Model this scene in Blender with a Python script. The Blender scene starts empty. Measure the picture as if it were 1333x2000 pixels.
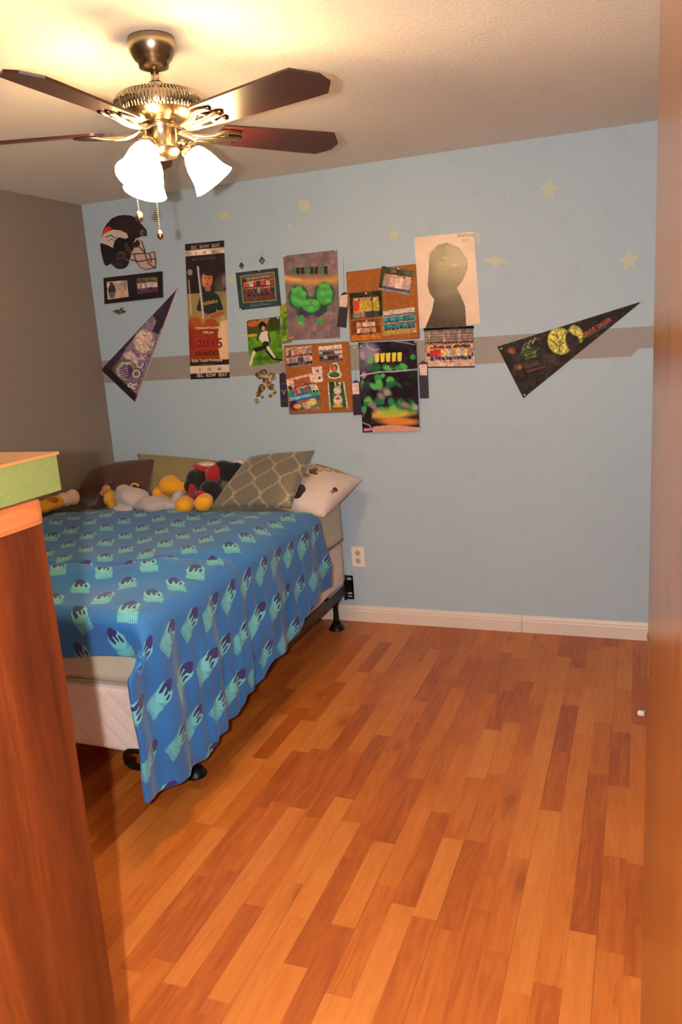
import bpy, bmesh, math, random
import numpy as np
from mathutils import Vector, Matrix, Euler

C = bpy.context.scene.collection
PI = math.pi
random.seed(7)
RNG = np.random.default_rng(11)

# ------------------------------------------------------------------ camera
F_PX, YAW, PITCH, ROLL = 1550.157, -0.3694, -0.2198, -0.0677
CAM = Vector((3.0514, -4.0598, 1.6142))
def basis():
    cy, sy, cp, sp = math.cos(YAW), math.sin(YAW), math.cos(PITCH), math.sin(PITCH)
    f = Vector((sy*cp, cy*cp, sp)); r = Vector((cy, -sy, 0)); u = r.cross(f)
    cr, sr = math.cos(ROLL), math.sin(ROLL)
    return cr*r+sr*u, -sr*r+cr*u, f
RIGHT, UP, FWD = basis()
cam_data = bpy.data.cameras.new('camera')
cam = bpy.data.objects.new('camera', cam_data); C.objects.link(cam)
cam_data.sensor_fit = 'VERTICAL'; cam_data.sensor_height = 24.0
cam_data.lens = 24.0*F_PX/2000.0
cam_data.clip_start = 0.02
m = Matrix((RIGHT, UP, -FWD)).transposed().to_4x4(); m.translation = CAM
cam.matrix_world = m
bpy.context.scene.camera = cam

# ------------------------------------------------------------------ world, lights, exposure
w = bpy.data.worlds.new('world'); bpy.context.scene.world = w; w.use_nodes = True
w.node_tree.nodes['Background'].inputs[0].default_value = (1.0, 0.86, 0.72, 1)
w.node_tree.nodes['Background'].inputs[1].default_value = 0.13
vs = bpy.context.scene.view_settings
vs.view_transform = 'Standard'; vs.look = 'None'; vs.gamma = 1.0; vs.use_curve_mapping = False
vs.exposure = 0.0
SHADE_STRENGTH = 98.0
SHADE_COLOR = (1.0, 0.64, 0.29)
ld = bpy.data.lights.new('camera_flash', 'POINT')
ld.energy = 235; ld.color = (1.0, 0.96, 0.93); ld.shadow_soft_size = 0.013
flash = bpy.data.objects.new('camera_flash', ld); C.objects.link(flash)
fm = Matrix((RIGHT, UP, -FWD)).transposed().to_4x4()
fm.translation = CAM - RIGHT*0.105 - UP*0.0
flash.matrix_world = fm

# ------------------------------------------------------------------ photo measurement helpers
def ray(px, py):
    return RIGHT*((px-666.5)/F_PX) + UP*(-(py-1000)/F_PX) + FWD
def at_y(px, py, y):
    d = ray(px, py); return CAM + d*((y-CAM.y)/d.y)
def at_z(px, py, z):
    d = ray(px, py); return CAM + d*((z-CAM.z)/d.z)

# ------------------------------------------------------------------ materials
def lin(c):
    c = [x/255.0 for x in c[:3]]
    return tuple(x/12.92 if x <= 0.04045 else ((x+0.055)/1.055)**2.4 for x in c)
def new_mat(name):
    mt = bpy.data.materials.new(name); mt.use_nodes = True
    nt = mt.node_tree; b = nt.nodes['Principled BSDF']
    return mt, nt, b
class G:
    """small node-graph helper"""
    def __init__(s, nt): s.nt = nt
    def node(s, t, **kw):
        n = s.nt.nodes.new(t)
        for k, v in kw.items(): setattr(n, k, v)
        return n
    def put(s, sock, v):
        if isinstance(v, bpy.types.NodeSocket): s.nt.links.new(v, sock)
        elif isinstance(v, (int, float)) and sock.type in ('RGBA', 'VECTOR'):
            sock.default_value = (v, v, v, 1) if sock.type == 'RGBA' else (v, v, v)
        elif isinstance(v, (tuple, list)) and sock.type == 'RGBA': sock.default_value = (*v[:3], 1)
        else: sock.default_value = v
    def m(s, op, a, b=0.0, c=0.0):
        n = s.node('ShaderNodeMath', operation=op)
        s.put(n.inputs[0], a); s.put(n.inputs[1], b)
        if op in ('MULTIPLY_ADD', 'SMOOTH_MIN', 'COMPARE'): s.put(n.inputs[2], c)
        return n.outputs[0]
    def sep(s, v):
        n = s.node('ShaderNodeSeparateXYZ'); s.put(n.inputs[0], v); return n.outputs
    def comb(s, x, y, z=0.0):
        n = s.node('ShaderNodeCombineXYZ')
        for i, v in enumerate((x, y, z)): s.put(n.inputs[i], v)
        return n.outputs[0]
    def noise(s, v, scale=5, detail=3, rough=0.5, dist=0.0):
        n = s.node('ShaderNodeTexNoise'); s.put(n.inputs['Vector'], v)
        n.inputs['Scale'].default_value = scale; n.inputs['Detail'].default_value = detail
        n.inputs['Roughness'].default_value = rough; n.inputs['Distortion'].default_value = dist
        return n.outputs[0]
    def white(s, v):
        n = s.node('ShaderNodeTexWhiteNoise', noise_dimensions='3D'); s.put(n.inputs['Vector'], v); return n.outputs['Value']
    def mix(s, f, a, b, blend='MIX'):
        n = s.node('ShaderNodeMix', data_type='RGBA', blend_type=blend)
        s.put(n.inputs[0], f); s.put(n.inputs[6], a); s.put(n.inputs[7], b); return n.outputs[2]
    def ramp(s, f, stops):
        n = s.node('ShaderNodeValToRGB'); e = n.color_ramp.elements
        while len(e) > 1: e.remove(e[-1])
        e[0].position = stops[0][0]; e[0].color = (*stops[0][1], 1)
        for p, c in stops[1:]:
            x = e.new(p); x.color = (*c, 1)
        s.put(n.inputs[0], f); return n.outputs[0]
    def bump(s, h, strength=0.3, dist=0.01):
        n = s.node('ShaderNodeBump'); n.inputs['Strength'].default_value = strength
        n.inputs['Distance'].default_value = dist; s.put(n.inputs['Height'], h); return n.outputs[0]
    def obj(s): return s.node('ShaderNodeTexCoord').outputs['Object']
    def uv(s): return s.node('ShaderNodeTexCoord').outputs['UV']
    def pos(s): return s.node('ShaderNodeNewGeometry').outputs['Position']
    def scale(s, v, k):
        n = s.node('ShaderNodeVectorMath', operation='MULTIPLY'); s.put(n.inputs[0], v); n.inputs[1].default_value = k
        return n.outputs[0]

def plain(name, rgb, rough=0.6, metal=0.0, var=0.12, scale=30, bump=0.0, bscale=200, coat=0.0, sheen=0.0, spec=0.5):
    mt, nt, b = new_mat(name); g = G(nt)
    c = lin(rgb); co = g.obj()
    n = g.noise(co, scale, 3)
    dark = tuple(x*(1-var) for x in c); lite = tuple(min(1, x*(1+var)) for x in c)
    g.put(b.inputs['Base Color'], g.mix(n, dark, lite))
    b.inputs['Roughness'].default_value = rough; b.inputs['Metallic'].default_value = metal
    b.inputs['Coat Weight'].default_value = coat; b.inputs['Sheen Weight'].default_value = sheen
    b.inputs['Specular IOR Level'].default_value = spec
    if bump: g.put(b.inputs['Normal'], g.bump(g.noise(co, bscale, 2), bump, 0.004))
    return mt

def wood(name, c1, c2, c3, axis='z', rough=0.3, coat=0.3, size=1.0):
    mt, nt, b = new_mat(name); g = G(nt); co = g.obj()
    k = {'z': (9, 9, 0.7), 'y': (9, 0.7, 9), 'x': (0.7, 9, 9)}[axis]
    v = g.scale(co, tuple(x*size for x in k))
    a = g.noise(v, 1.6, 4, 0.55, 1.2)
    f = g.noise(g.scale(co, tuple(x*8 for x in k)), 2.5, 3, 0.6)
    s = g.m('ADD', g.m('MULTIPLY', a, 0.75), g.m('MULTIPLY', f, 0.25))
    g.put(b.inputs['Base Color'], g.ramp(s, [(0.3, lin(c1)), (0.5, lin(c2)), (0.68, lin(c3))]))
    b.inputs['Roughness'].default_value = rough; b.inputs['Coat Weight'].default_value = coat
    b.inputs['Coat Roughness'].default_value = 0.25
    g.put(b.inputs['Normal'], g.bump(f, 0.08, 0.002))
    return mt

# ------------------------------------------------------------------ object helpers
ROOT_LOC = {}
def tag(o, label=None, cat=None, group=None, kind=None):
    if label: o['label'] = label
    if cat: o['category'] = cat
    if group: o['group'] = group
    if kind: o['kind'] = kind
    return o
def thing(name, label, cat, loc, group=None):
    o = bpy.data.objects.new(name, None); C.objects.link(o)
    o.location = loc; o.empty_display_size = 0.05
    ROOT_LOC[o.name] = Vector(loc)
    return tag(o, label, cat, group)
def link(name, me, mt, parent=None, smooth=False):
    """link a mesh given in room coordinates; its origin goes to its parent's origin or to its own base"""
    if isinstance(me, bmesh.types.BMesh):
        bm = me; me = bpy.data.meshes.new(name); bm.to_mesh(me); bm.free()
    me.name = name
    if mt is not None and not len(me.materials):
        for x in (mt if isinstance(mt, (list, tuple)) else [mt]): me.materials.append(x)
    o = bpy.data.objects.new(name, me); C.objects.link(o)
    if parent is not None:
        L = ROOT_LOC[parent.name]; o.parent = parent
        me.transform(Matrix.Translation(-L)); ROOT_LOC[o.name] = L
    else:
        n = len(me.vertices); co = np.empty(n*3); me.vertices.foreach_get('co', co); co = co.reshape(-1, 3)
        lo, hi = co.min(0), co.max(0)
        L = Vector(((lo[0]+hi[0])/2, (lo[1]+hi[1])/2, lo[2]))
        me.transform(Matrix.Translation(-L)); o.location = L; ROOT_LOC[o.name] = L
    if smooth:
        me.polygons.foreach_set('use_smooth', [True]*len(me.polygons))
    return o
def struct(name, me, mt): return tag(link(name, me, mt), kind='structure')

def add_box(bm, lo, hi, bevel=0.0, mi=0):
    lo, hi = Vector(lo), Vector(hi)
    r = bmesh.ops.create_cube(bm, size=1.0, matrix=Matrix.Translation((lo+hi)/2) @ Matrix.Diagonal((*(hi-lo), 1)))
    vv = r['verts']
    if bevel:
        es = list({e for v in vv for e in v.link_edges})
        bmesh.ops.bevel(bm, geom=es, offset=bevel, segments=2, profile=0.7, affect='EDGES')
def box(lo, hi, bevel=0.0):
    bm = bmesh.new(); add_box(bm, lo, hi, bevel); return bm
def add_lathe(bm, prof, n=48, M=None, cap=True):
    """profile [(r,z)...] revolved about z, then moved by M"""
    M = M or Matrix(); rings = []
    for r, z in prof:
        rings.append([bm.verts.new(M @ Vector((r*math.cos(2*PI*i/n), r*math.sin(2*PI*i/n), z))) for i in range(n)])
    for a, b in zip(rings, rings[1:]):
        for i in range(n):
            bm.faces.new((a[i], a[(i+1) % n], b[(i+1) % n], b[i]))
    if cap:
        bm.faces.new(list(reversed(rings[0]))); bm.faces.new(rings[-1])
def lathe(prof, n=48, M=None, cap=True):
    bm = bmesh.new(); add_lathe(bm, prof, n, M, cap); bmesh.ops.recalc_face_normals(bm, faces=bm.faces); return bm
def add_tube(bm, pts, rad, n=10, flat=1.0, up=Vector((0, 0, 1))):
    pts = [Vector(p) for p in pts]; rings = []
    rad = rad if isinstance(rad, (list, tuple)) else [rad]*len(pts)
    for i, p in enumerate(pts):
        d = (pts[min(i+1, len(pts)-1)]-pts[max(i-1, 0)]).normalized()
        a = d.cross(up)
        if a.length < 1e-4: a = d.cross(Vector((1, 0, 0)))
        a.normalize(); b = a.cross(d).normalized()
        rings.append([bm.verts.new(p + a*rad[i]*math.cos(2*PI*k/n) + b*rad[i]*flat*math.sin(2*PI*k/n)) for k in range(n)])
    for a, b in zip(rings, rings[1:]):
        for k in range(n): bm.faces.new((a[k], a[(k+1) % n], b[(k+1) % n], b[k]))
    bm.faces.new(list(reversed(rings[0]))); bm.faces.new(rings[-1])
def tube(pts, rad, n=10, flat=1.0, up=Vector((0, 0, 1))):
    bm = bmesh.new(); add_tube(bm, pts, rad, n, flat, up); bmesh.ops.recalc_face_normals(bm, faces=bm.faces); return bm
def add_prism(bm, poly, z0, z1, M=None):
    M = M or Matrix()
    a = [bm.verts.new(M @ Vector((x, y, z0))) for x, y in poly]; b = [bm.verts.new(M @ Vector((x, y, z1))) for x, y in poly]
    bm.faces.new(list(reversed(a))); bm.faces.new(b); n = len(poly)
    for i in range(n): bm.faces.new((a[i], a[(i+1) % n], b[(i+1) % n], b[i]))
def smooth_path(pts, k=6):
    pts = [Vector(p) for p in pts]; out = []
    for i in range(len(pts)-1):
        p0, p1, p2, p3 = pts[max(i-1, 0)], pts[i], pts[i+1], pts[min(i+2, len(pts)-1)]
        for j in range(k):
            t = j/k
            out.append(0.5*((2*p1)+(p2-p0)*t+(2*p0-5*p1+4*p2-p3)*t*t+(3*p1-p0-3*p2+p3)*t**3))
    out.append(pts[-1]); return out
def grid_mesh(name, P, uv=None):
    """P: (nv,nu,3) array of points -> quad mesh"""
    nv, nu = P.shape[:2]; me = bpy.data.meshes.new(name)
    idx = np.arange(nu*nv).reshape(nv, nu)
    q = np.stack([idx[:-1, :-1], idx[1:, :-1], idx[1:, 1:], idx[:-1, 1:]], -1).reshape(-1, 4)
    me.vertices.add(nu*nv); me.vertices.foreach_set('co', P.reshape(-1).astype(np.float32))
    me.loops.add(len(q)*4); me.loops.foreach_set('vertex_index', q.reshape(-1).astype(np.int32))
    me.polygons.add(len(q)); me.polygons.foreach_set('loop_start', np.arange(0, len(q)*4, 4, dtype=np.int32))
    me.update(calc_edges=True)
    if uv is not None:
        l = me.uv_layers.new(name='UVMap'); l.data.foreach_set('uv', uv.reshape(-1, 2)[q.reshape(-1)].reshape(-1).astype(np.float32))
    return me
def evaluated(me, mods):
    o = bpy.data.objects.new('tmp', me); C.objects.link(o)
    for t, kw in mods:
        md = o.modifiers.new('m', t)
        for k, v in kw.items(): setattr(md, k, v)
    dg = bpy.context.evaluated_depsgraph_get(); dg.update()
    r = bpy.data.meshes.new_from_object(o.evaluated_get(dg)); bpy.data.objects.remove(o); return r
def blob(balls, voxel=0.008, smooth=4, lump=0.0):
    """union of ellipsoids (centre, radii, euler) grown into one smooth skin"""
    bm = bmesh.new()
    for b in balls:
        c, r = b[0], b[1]; e = Euler(b[2]) if len(b) > 2 else Euler((0, 0, 0))
        if not isinstance(r, (tuple, list)): r = (r, r, r)
        bmesh.ops.create_icosphere(bm, subdivisions=3, radius=1.0, matrix=Matrix.Translation(c) @ e.to_matrix().to_4x4() @ Matrix.Diagonal((*r, 1)))
    me = bpy.data.meshes.new('b'); bm.to_mesh(me); bm.free()
    r = evaluated(me, [('REMESH', dict(mode='VOXEL', voxel_size=voxel)), ('SMOOTH', dict(factor=0.6, iterations=smooth))])
    if lump:
        n = len(r.vertices); co = np.empty(n*3); r.vertices.foreach_get('co', co); co = co.reshape(-1, 3)
        d = np.stack([np.sin(co[:, 1]*61+co[:, 2]*37), np.sin(co[:, 0]*53+co[:, 2]*47+1), np.sin(co[:, 0]*43-co[:, 1]*59+2)], -1)*lump
        r.vertices.foreach_set('co', (co+d).reshape(-1)); r.update()
    return r

# ------------------------------------------------------------------ materials of the room
def wall_paint():
    mt, nt, b = new_mat('pale blue wall paint with grey stripe'); g = G(nt); p = g.pos(); x, y, z = g.sep(p)
    n = g.noise(p, 1.3, 4, 0.6); n2 = g.noise(p, 9, 3)
    blue = g.mix(n, lin((170, 191, 207)), lin((179, 199, 214)))
    stain = g.m('MULTIPLY', g.m('GREATER_THAN', n2, 0.63), 0.06)
    blue = g.mix(stain, blue, lin((140, 140, 130)))
    grey = g.mix(n2, lin((148, 142, 139)), lin((157, 151, 147)))
    # the right end of the stripe was painted over from below in a rounded dab
    wob = g.m('MULTIPLY', g.noise(g.scale(p, (14, 1, 14)), 1, 2), 0.012)
    dab = g.m('MULTIPLY', g.m('SMOOTH_MIN', g.m('MAXIMUM', g.m('SUBTRACT', x, 3.005), 0.0), 0.03, 0.02), 0.95)
    lowz = g.m('ADD', g.m('ADD', 1.4215, dab), g.m('MULTIPLY', wob, g.m('GREATER_THAN', dab, 0.004)))
    hi = g.m('ADD', 1.5535, g.m('MULTIPLY', g.noise(g.scale(p, (3, 1, 1)), 1, 2), 0.004))
    band = g.m('MULTIPLY', g.m('GREATER_THAN', z, lowz), g.m('LESS_THAN', z, hi))
    g.put(b.inputs['Base Color'], g.mix(band, blue, grey))
    b.inputs['Roughness'].default_value = 0.5; b.inputs['Specular IOR Level'].default_value = 0.35
    g.put(b.inputs['Normal'], g.bump(g.noise(p, 160, 3), 0.12, 0.003))
    return mt
def floor_mat():
    mt, nt, b = new_mat('three strip laminate floor'); g = G(nt); p = g.pos(); x, y, z = g.sep(p)
    W, L = 0.0705, 0.37
    xs = g.m('DIVIDE', x, W); col = g.m('FLOOR', xs)
    panel = g.m('FLOOR', g.m('DIVIDE', xs, 3.0))
    off = g.m('MULTIPLY', g.white(g.comb(col, 3.1, 0.7)), 1.0)
    lj = g.m('ADD', L, g.m('MULTIPLY', g.white(g.comb(col, 9.1, 2.7)), 0.1))
    ys = g.m('ADD', g.m('DIVIDE', y, lj), off); row = g.m('FLOOR', ys)
    r1 = g.white(g.comb(col, row, 1.0)); r2 = g.white(g.comb(col, row, 5.0)); 
    sh = g.comb(g.m('MULTIPLY', r1, 37.0), g.m('MULTIPLY', r2, 19.0), 0.0)
    n = g.node('ShaderNodeVectorMath', operation='ADD'); g.put(n.inputs[0], g.scale(p, (22, 2.2, 1))); g.put(n.inputs[1], sh)
    v = n.outputs[0]
    a = g.noise(v, 1.0, 4, 0.6, 2.2); f = g.noise(g.scale(v, (7, 2, 1)), 2.0, 2)
    tone = g.m('ADD', g.m('MULTIPLY', r1, 0.42), g.m('ADD', g.m('MULTIPLY', a, 0.62), g.m('MULTIPLY', f, 0.12)))
    c = g.ramp(tone, [(0.24, lin((140, 64, 26))), (0.42, lin((166, 84, 30))), (0.60, lin((186, 103, 38))), (0.84, lin((200, 122, 54)))])
    # knots
    n = g.node('ShaderNodeVectorMath', operation='ADD'); g.put(n.inputs[0], g.scale(p, (10, 4.2, 1))); g.put(n.inputs[1], g.scale(sh, (.6, .6, 0)))
    vo = g.node('ShaderNodeTexVoronoi'); g.put(vo.inputs['Vector'], n.outputs[0]); vo.inputs['Scale'].default_value = 0.7
    kn = g.m('MULTIPLY', g.m('LESS_THAN', vo.outputs['Distance'], 0.13), g.m('GREATER_THAN', r2, 0.6))
    knsoft = g.m('MULTIPLY', g.m('MULTIPLY', g.m('SUBTRACT', 1.0, g.m('MINIMUM', g.m('MULTIPLY', vo.outputs['Distance'], 2.6), 1.0)), g.m('GREATER_THAN', r2, 0.6)), 0.55)
    c = g.mix(knsoft, c, lin((138, 62, 26))); c = g.mix(g.m('MULTIPLY', kn, 0.22), c, lin((96, 44, 22)))
    # joints: fine line between strips, firmer between panels
    fx = g.m('FRACT', xs); fy = g.m('FRACT', ys); fp = g.m('FRACT', g.m('DIVIDE', xs, 3.0))
    jx = g.m('LESS_THAN', fx, 0.018); jy = g.m('LESS_THAN', fy, 0.004); jp = g.m('LESS_THAN', fp, 0.011)
    line = g.m('MAXIMUM', g.m('MULTIPLY', g.m('MAXIMUM', jx, jy), 0.18), g.m('MULTIPLY', jp, 0.5))
    c = g.mix(line, c, lin((92, 40, 18)))
    g.put(b.inputs['Base Color'], c)
    g.put(b.inputs['Roughness'], g.m('ADD', 0.34, g.m('MULTIPLY', g.noise(p, 3, 3), 0.12)))
    b.inputs['Specular IOR Level'].default_value = 0.45
    g.put(b.inputs['Normal'], g.bump(g.m('SUBTRACT', f, g.m('MULTIPLY', jp, 2.0)), 0.05, 0.001))
    return mt
def ceiling_mat():
    mt, nt, b = new_mat('textured cream ceiling'); g = G(nt); p = g.pos()
    g.put(b.inputs['Base Color'], g.mix(g.noise(p, 2, 3), lin((236, 228, 214)), lin((241, 234, 221))))
    b.inputs['Roughness'].default_value = 0.9
    g.put(b.inputs['Normal'], g.bump(g.noise(p, 70, 4, 0.65), 0.4, 0.007))
    return mt
M_WALL = wall_paint(); M_FLOOR = floor_mat(); M_CEIL = ceiling_mat()
M_TAUPE = plain('taupe wall paint', (136, 122, 112), 0.6, var=0.05, scale=3, bump=0.12, bscale=160)
M_CREAM = plain('cream hall paint', (176, 160, 140), 0.7, var=0.04, scale=3, bump=0.1, bscale=160)
M_BASE = plain('white moulded baseboard', (226, 212, 200), 0.4, var=0.03, scale=8)
M_DOOR = wood('honey stained door veneer', (92, 48, 16), (124, 68, 22), (140, 84, 30), 'z', 0.22, 0.35, 1.3)
M_JAMB = wood('door casing wood', (128, 70, 32), (150, 86, 42), (168, 100, 54), 'z', 0.4, 0.2)
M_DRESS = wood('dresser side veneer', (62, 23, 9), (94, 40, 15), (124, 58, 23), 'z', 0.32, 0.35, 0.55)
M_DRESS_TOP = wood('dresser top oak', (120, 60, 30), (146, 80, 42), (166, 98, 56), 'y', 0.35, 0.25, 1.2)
M_BLACK = plain('black painted steel', (26, 25, 25), 0.4, 0.6, 0.1)
M_BRASS = plain('polished brass', (205, 165, 95), 0.25, 1.0, 0.05)

# ------------------------------------------------------------------ the setting
H = 2.44; XR = 3.20; YF = -3.66; YH = -5.3
struct('floor', box((-0.1, YH, -0.1), (XR+0.1, 0.1, 0.0)), M_FLOOR)
struct('ceiling', box((-0.1, YH, H), (XR+0.1, 0.1, H+0.1)), M_CEIL)
struct('wall_back', box((-0.1, 0, 0), (XR+0.1, 0.1, H)), M_WALL)
struct('wall_left', box((-0.1, YF-0.11, 0), (0, 0, H)), M_TAUPE)
struct('wall_right', box((XR, YH, 0), (XR+0.1, 0, H)), M_TAUPE)
bm = bmesh.new()
add_box(bm, (0, YF-0.11, 0), (2.33, YF, H)); add_box(bm, (2.33, YF-0.11, 2.06), (3.125, YF, H)); add_box(bm, (3.125, YF-0.11, 0), (XR, YF, H))
struct('wall_front', bm, M_TAUPE)
struct('wall_hall', box((1.5, YH, 0), (1.6, YF-0.11, H)), M_CREAM)
bm = bmesh.new()                                   # casing round the doorway the camera looks through
add_box(bm, (2.31, YF-0.125, 0), (2.335, YF+0.012, 2.05)); add_box(bm, (3.115, YF-0.125, 0), (3.14, YF+0.012, 2.05)); add_box(bm, (2.31, YF-0.125, 2.04), (3.14, YF+0.012, 2.065))
struct('trim_1', bm, M_JAMB)
def baseboard(x0, x1):
    bm = bmesh.new()
    prof = [(0, 0), (-0.013, 0), (-0.013, 0.062), (-0.010, 0.068), (-0.010, 0.076), (-0.006, 0.084), (-0.004, 0.092), (0, 0.093)]
    a = [bm.verts.new((x0, y, z)) for y, z in prof]; b = [bm.verts.new((x1, y, z)) for y, z in prof]; n = len(prof)
    for i in range(n): bm.faces.new((a[i], a[(i+1) % n], b[(i+1) % n], b[i]))
    bm.faces.new(list(reversed(a))); bm.faces.new(b)
    bmesh.ops.recalc_face_normals(bm, faces=bm.faces); return bm
struct('baseboard_back', baseboard(0.0, 2.4715), M_BASE)
struct('baseboard_back', baseboard(2.4745, XR), M_BASE)
struct('baseboard_right', box((XR-0.012, -2.6, 0), (XR, -0.014, 0.09), 0.003), M_BASE)

# door leaf, hinged on the right jamb and swung into the room
hinge = Vector((3.117, -3.63, 0)); far = at_z(1285, 1000, 1.33); 
DA = Vector((3.0655-hinge.x, -2.872-hinge.y, 0)); DL = DA.length
dm = Matrix.Translation(hinge) @ Matrix.Rotation(math.atan2(DA.y, DA.x), 4, 'Z')   # +x along the leaf, +y towards the camera side
def dbox(lo, hi, bev=0.0):
    b = box(lo, hi, bev); bmesh.ops.transform(b, matrix=dm, verts=b.verts); return b
leaf = struct('door_1', dbox((0, -0.036, 0.012), (DL, 0, 2.03), 0.0015), M_DOOR)
L0 = ROOT_LOC[leaf.name]
link('latch_plate', dbox((DL-0.028, -0.031, 1.095), (DL+0.002, 0.0012, 1.152)), M_BRASS, leaf)
for zz in (0.25, 1.05, 1.8): link('hinge', dbox((-0.004, -0.04, zz-0.045), (0.004, -0.0, zz+0.045)), M_BRASS, leaf)
kb = lathe([(0.0001, 0), (0.03, 0.0), (0.031, 0.006), (0.012, 0.01), (0.011, 0.03), (0.024, 0.038), (0.028, 0.05), (0.022, 0.062), (0.0001, 0.065)], 24,
           dm @ Matrix.Translation((DL-0.07, -0.036, 0.95)) @ Matrix.Rotation(PI/2, 4, 'X'), False)
link('door_knob', kb, M_BRASS, leaf, True)

# spring door stop on the right baseboard
ds = thing('door_stop', 'white rubber tip of a door stop peeking past the door edge', 'door stop', (XR-0.012, -0.93, 0.05))
spiral = [Vector((XR-0.012-0.108*t, -0.93+0.006*math.cos(t*60), 0.055+0.006*math.sin(t*60))) for t in np.linspace(0, 1, 90)]
link('spring', tube(spiral, 0.0014, 6), plain('door stop spring steel', (150, 150, 150), 0.3, 0.9), ds)
link('tip', lathe([(0.0001, 0), (0.011, 0.001), (0.0115, 0.02), (0.008, 0.026), (0.0001, 0.028)], 20, Matrix.Translation((XR-0.118, -0.93, 0.055)) @ Matrix.Rotation(-PI/2, 4, 'Y'), False), plain('white rubber', (235, 235, 240), 0.5), ds, True)

# wall outlet
ow = thing('wall_outlet', 'white double wall outlet beside the head of the bed', 'outlet', (1.5665, 0, 0.325))
M_PLATE = plain('outlet plastic', (232, 224, 212), 0.35, var=0.02)
link('cover_plate', box((1.528, -0.006, 0.326), (1.605, 0, 0.442), 0.002), M_PLATE, ow)
for zc in (0.407, 0.361):
    s = link('socket', lathe([(0.0001, 0), (0.0165, 0), (0.0165, 0.0025), (0.0001, 0.003)], 24, Matrix.Translation((1.5665, -0.006, zc)) @ Matrix.Rotation(PI/2, 4, 'X'), False),
             plain('ivory socket face', (206, 186, 158), 0.4), ow)
    bm = bmesh.new()
    for dx in (-0.007, 0.007): add_box(bm, (1.5665+dx-0.0014, -0.0098, zc-0.001), (1.5665+dx+0.0014, -0.0088, zc+0.008))
    add_box(bm, (1.5665-0.003, -0.0098, zc-0.011), (1.5665+0.003, -0.0088, zc-0.005))
    link('slots', bm, M_BLACK, s)

# ------------------------------------------------------------------ ceiling fan
HX, HY = 1.774, -1.961
M_NICKEL = plain('brushed antique nickel', (176, 160, 134), 0.26, 1.0, 0.06, 60)
M_BLADE = wood('dark cherry blade veneer', (38, 12, 8), (54, 17, 11), (68, 24, 15), 'x', 0.38, 0.25, 0.8)
fan = thing('ceiling_fan', 'ceiling fan with five dark cherry blades and a three shade light kit', 'ceiling fan', (HX, HY, H))
T = Matrix.Translation((HX, HY, 0))
link('canopy', lathe([(0.0001, 2.44), (0.064, 2.44), (0.066, 2.425), (0.062, 2.405), (0.05, 2.385), (0.042, 2.378), (0.040, 2.366), (0.02, 2.36), (0.0001, 2.36)], 48, T, False), M_NICKEL, fan, True)
link('downrod', lathe([(0.0115, 2.375), (0.0115, 2.30)], 20, T), M_NICKEL, fan, True)
link('rod_coupling', lathe([(0.0001, 2.33), (0.018, 2.33), (0.02, 2.325), (0.02, 2.305), (0.026, 2.298), (0.0001, 2.298)], 32, T, False), M_NICKEL, fan, True)
mh = link('motor_housing', lathe([(0.0001, 2.303), (0.045, 2.303), (0.09, 2.297), (0.113, 2.285), (0.116, 2.28), (0.116, 2.252), (0.112, 2.246), (0.10, 2.232), (0.075, 2.222), (0.0001, 2.22)], 72, T, False), M_NICKEL, fan, True)
bm = bmesh.new()
for i in range(72):
    a = 2*PI*i/72
    add_tube(bm, [(HX+r*math.cos(a), HY+r*math.sin(a), z) for r, z in ((0.098, 2.297), (0.112, 2.289), (0.1185, 2.279), (0.1185, 2.255), (0.113, 2.246))], 0.0028, 6)
link('vent_ribs', bm, M_NICKEL, mh, True)
link('switch_housing', lathe([(0.0001, 2.222), (0.05, 2.222), (0.052, 2.214), (0.044, 2.205), (0.044, 2.165), (0.05, 2.158), (0.05, 2.15), (0.038, 2.135), (0.012, 2.128), (0.0001, 2.127)], 40, T, False), M_NICKEL, fan, True)
BZ = 2.205
for a in (270, 342, 54, 126, 198):
    A = math.radians(a); R = Matrix.Translation((HX, HY, BZ)) @ Matrix.Rotation(A, 4, 'Z') @ Matrix.Rotation(math.radians(-12), 4, 'X')
    poly = [(0.175, -0.052), (0.185, -0.056), (0.50, -0.068), (0.545, -0.068), (0.592, -0.012), (0.592, 0.03), (0.555, 0.068), (0.50, 0.068), (0.185, 0.056), (0.175, 0.052)]
    bm = bmesh.new(); add_prism(bm, poly, 0, 0.006, None)
    bmesh.ops.recalc_face_normals(bm, faces=bm.faces)
    bmesh.ops.transform(bm, matrix=R, verts=bm.verts)
    # grain must follow each blade
    bl = link('blade', bm, M_BLADE, fan)
    bm = bmesh.new()
    prong = lambda s: smooth_path([(0.055, s*0.004, 0.004), (0.10, s*0.012, -0.012), (0.15, s*0.02, -0.012), (0.19, s*0.036, -0.004), (0.235, s*0.03, -0.003)], 4)
    for s in (-1, 1): add_tube(bm, prong(s), 0.009, 8, 0.5)
    add_tube(bm, smooth_path([(0.10, 0, -0.012), (0.16, 0, -0.010), (0.25, 0, -0.003)], 4), [0.013]*8+[0.008], 8, 0.45)
    add_tube(bm, smooth_path([(0.185, -0.036, -0.004), (0.20, 0, -0.004), (0.185, 0.036, -0.004)], 4), 0.009, 8, 0.4)
    bmesh.ops.recalc_face_normals(bm, faces=bm.faces)
    bmesh.ops.transform(bm, matrix=R, verts=bm.verts)
    ir = link('blade_iron', bm, M_NICKEL, fan, True)
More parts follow.
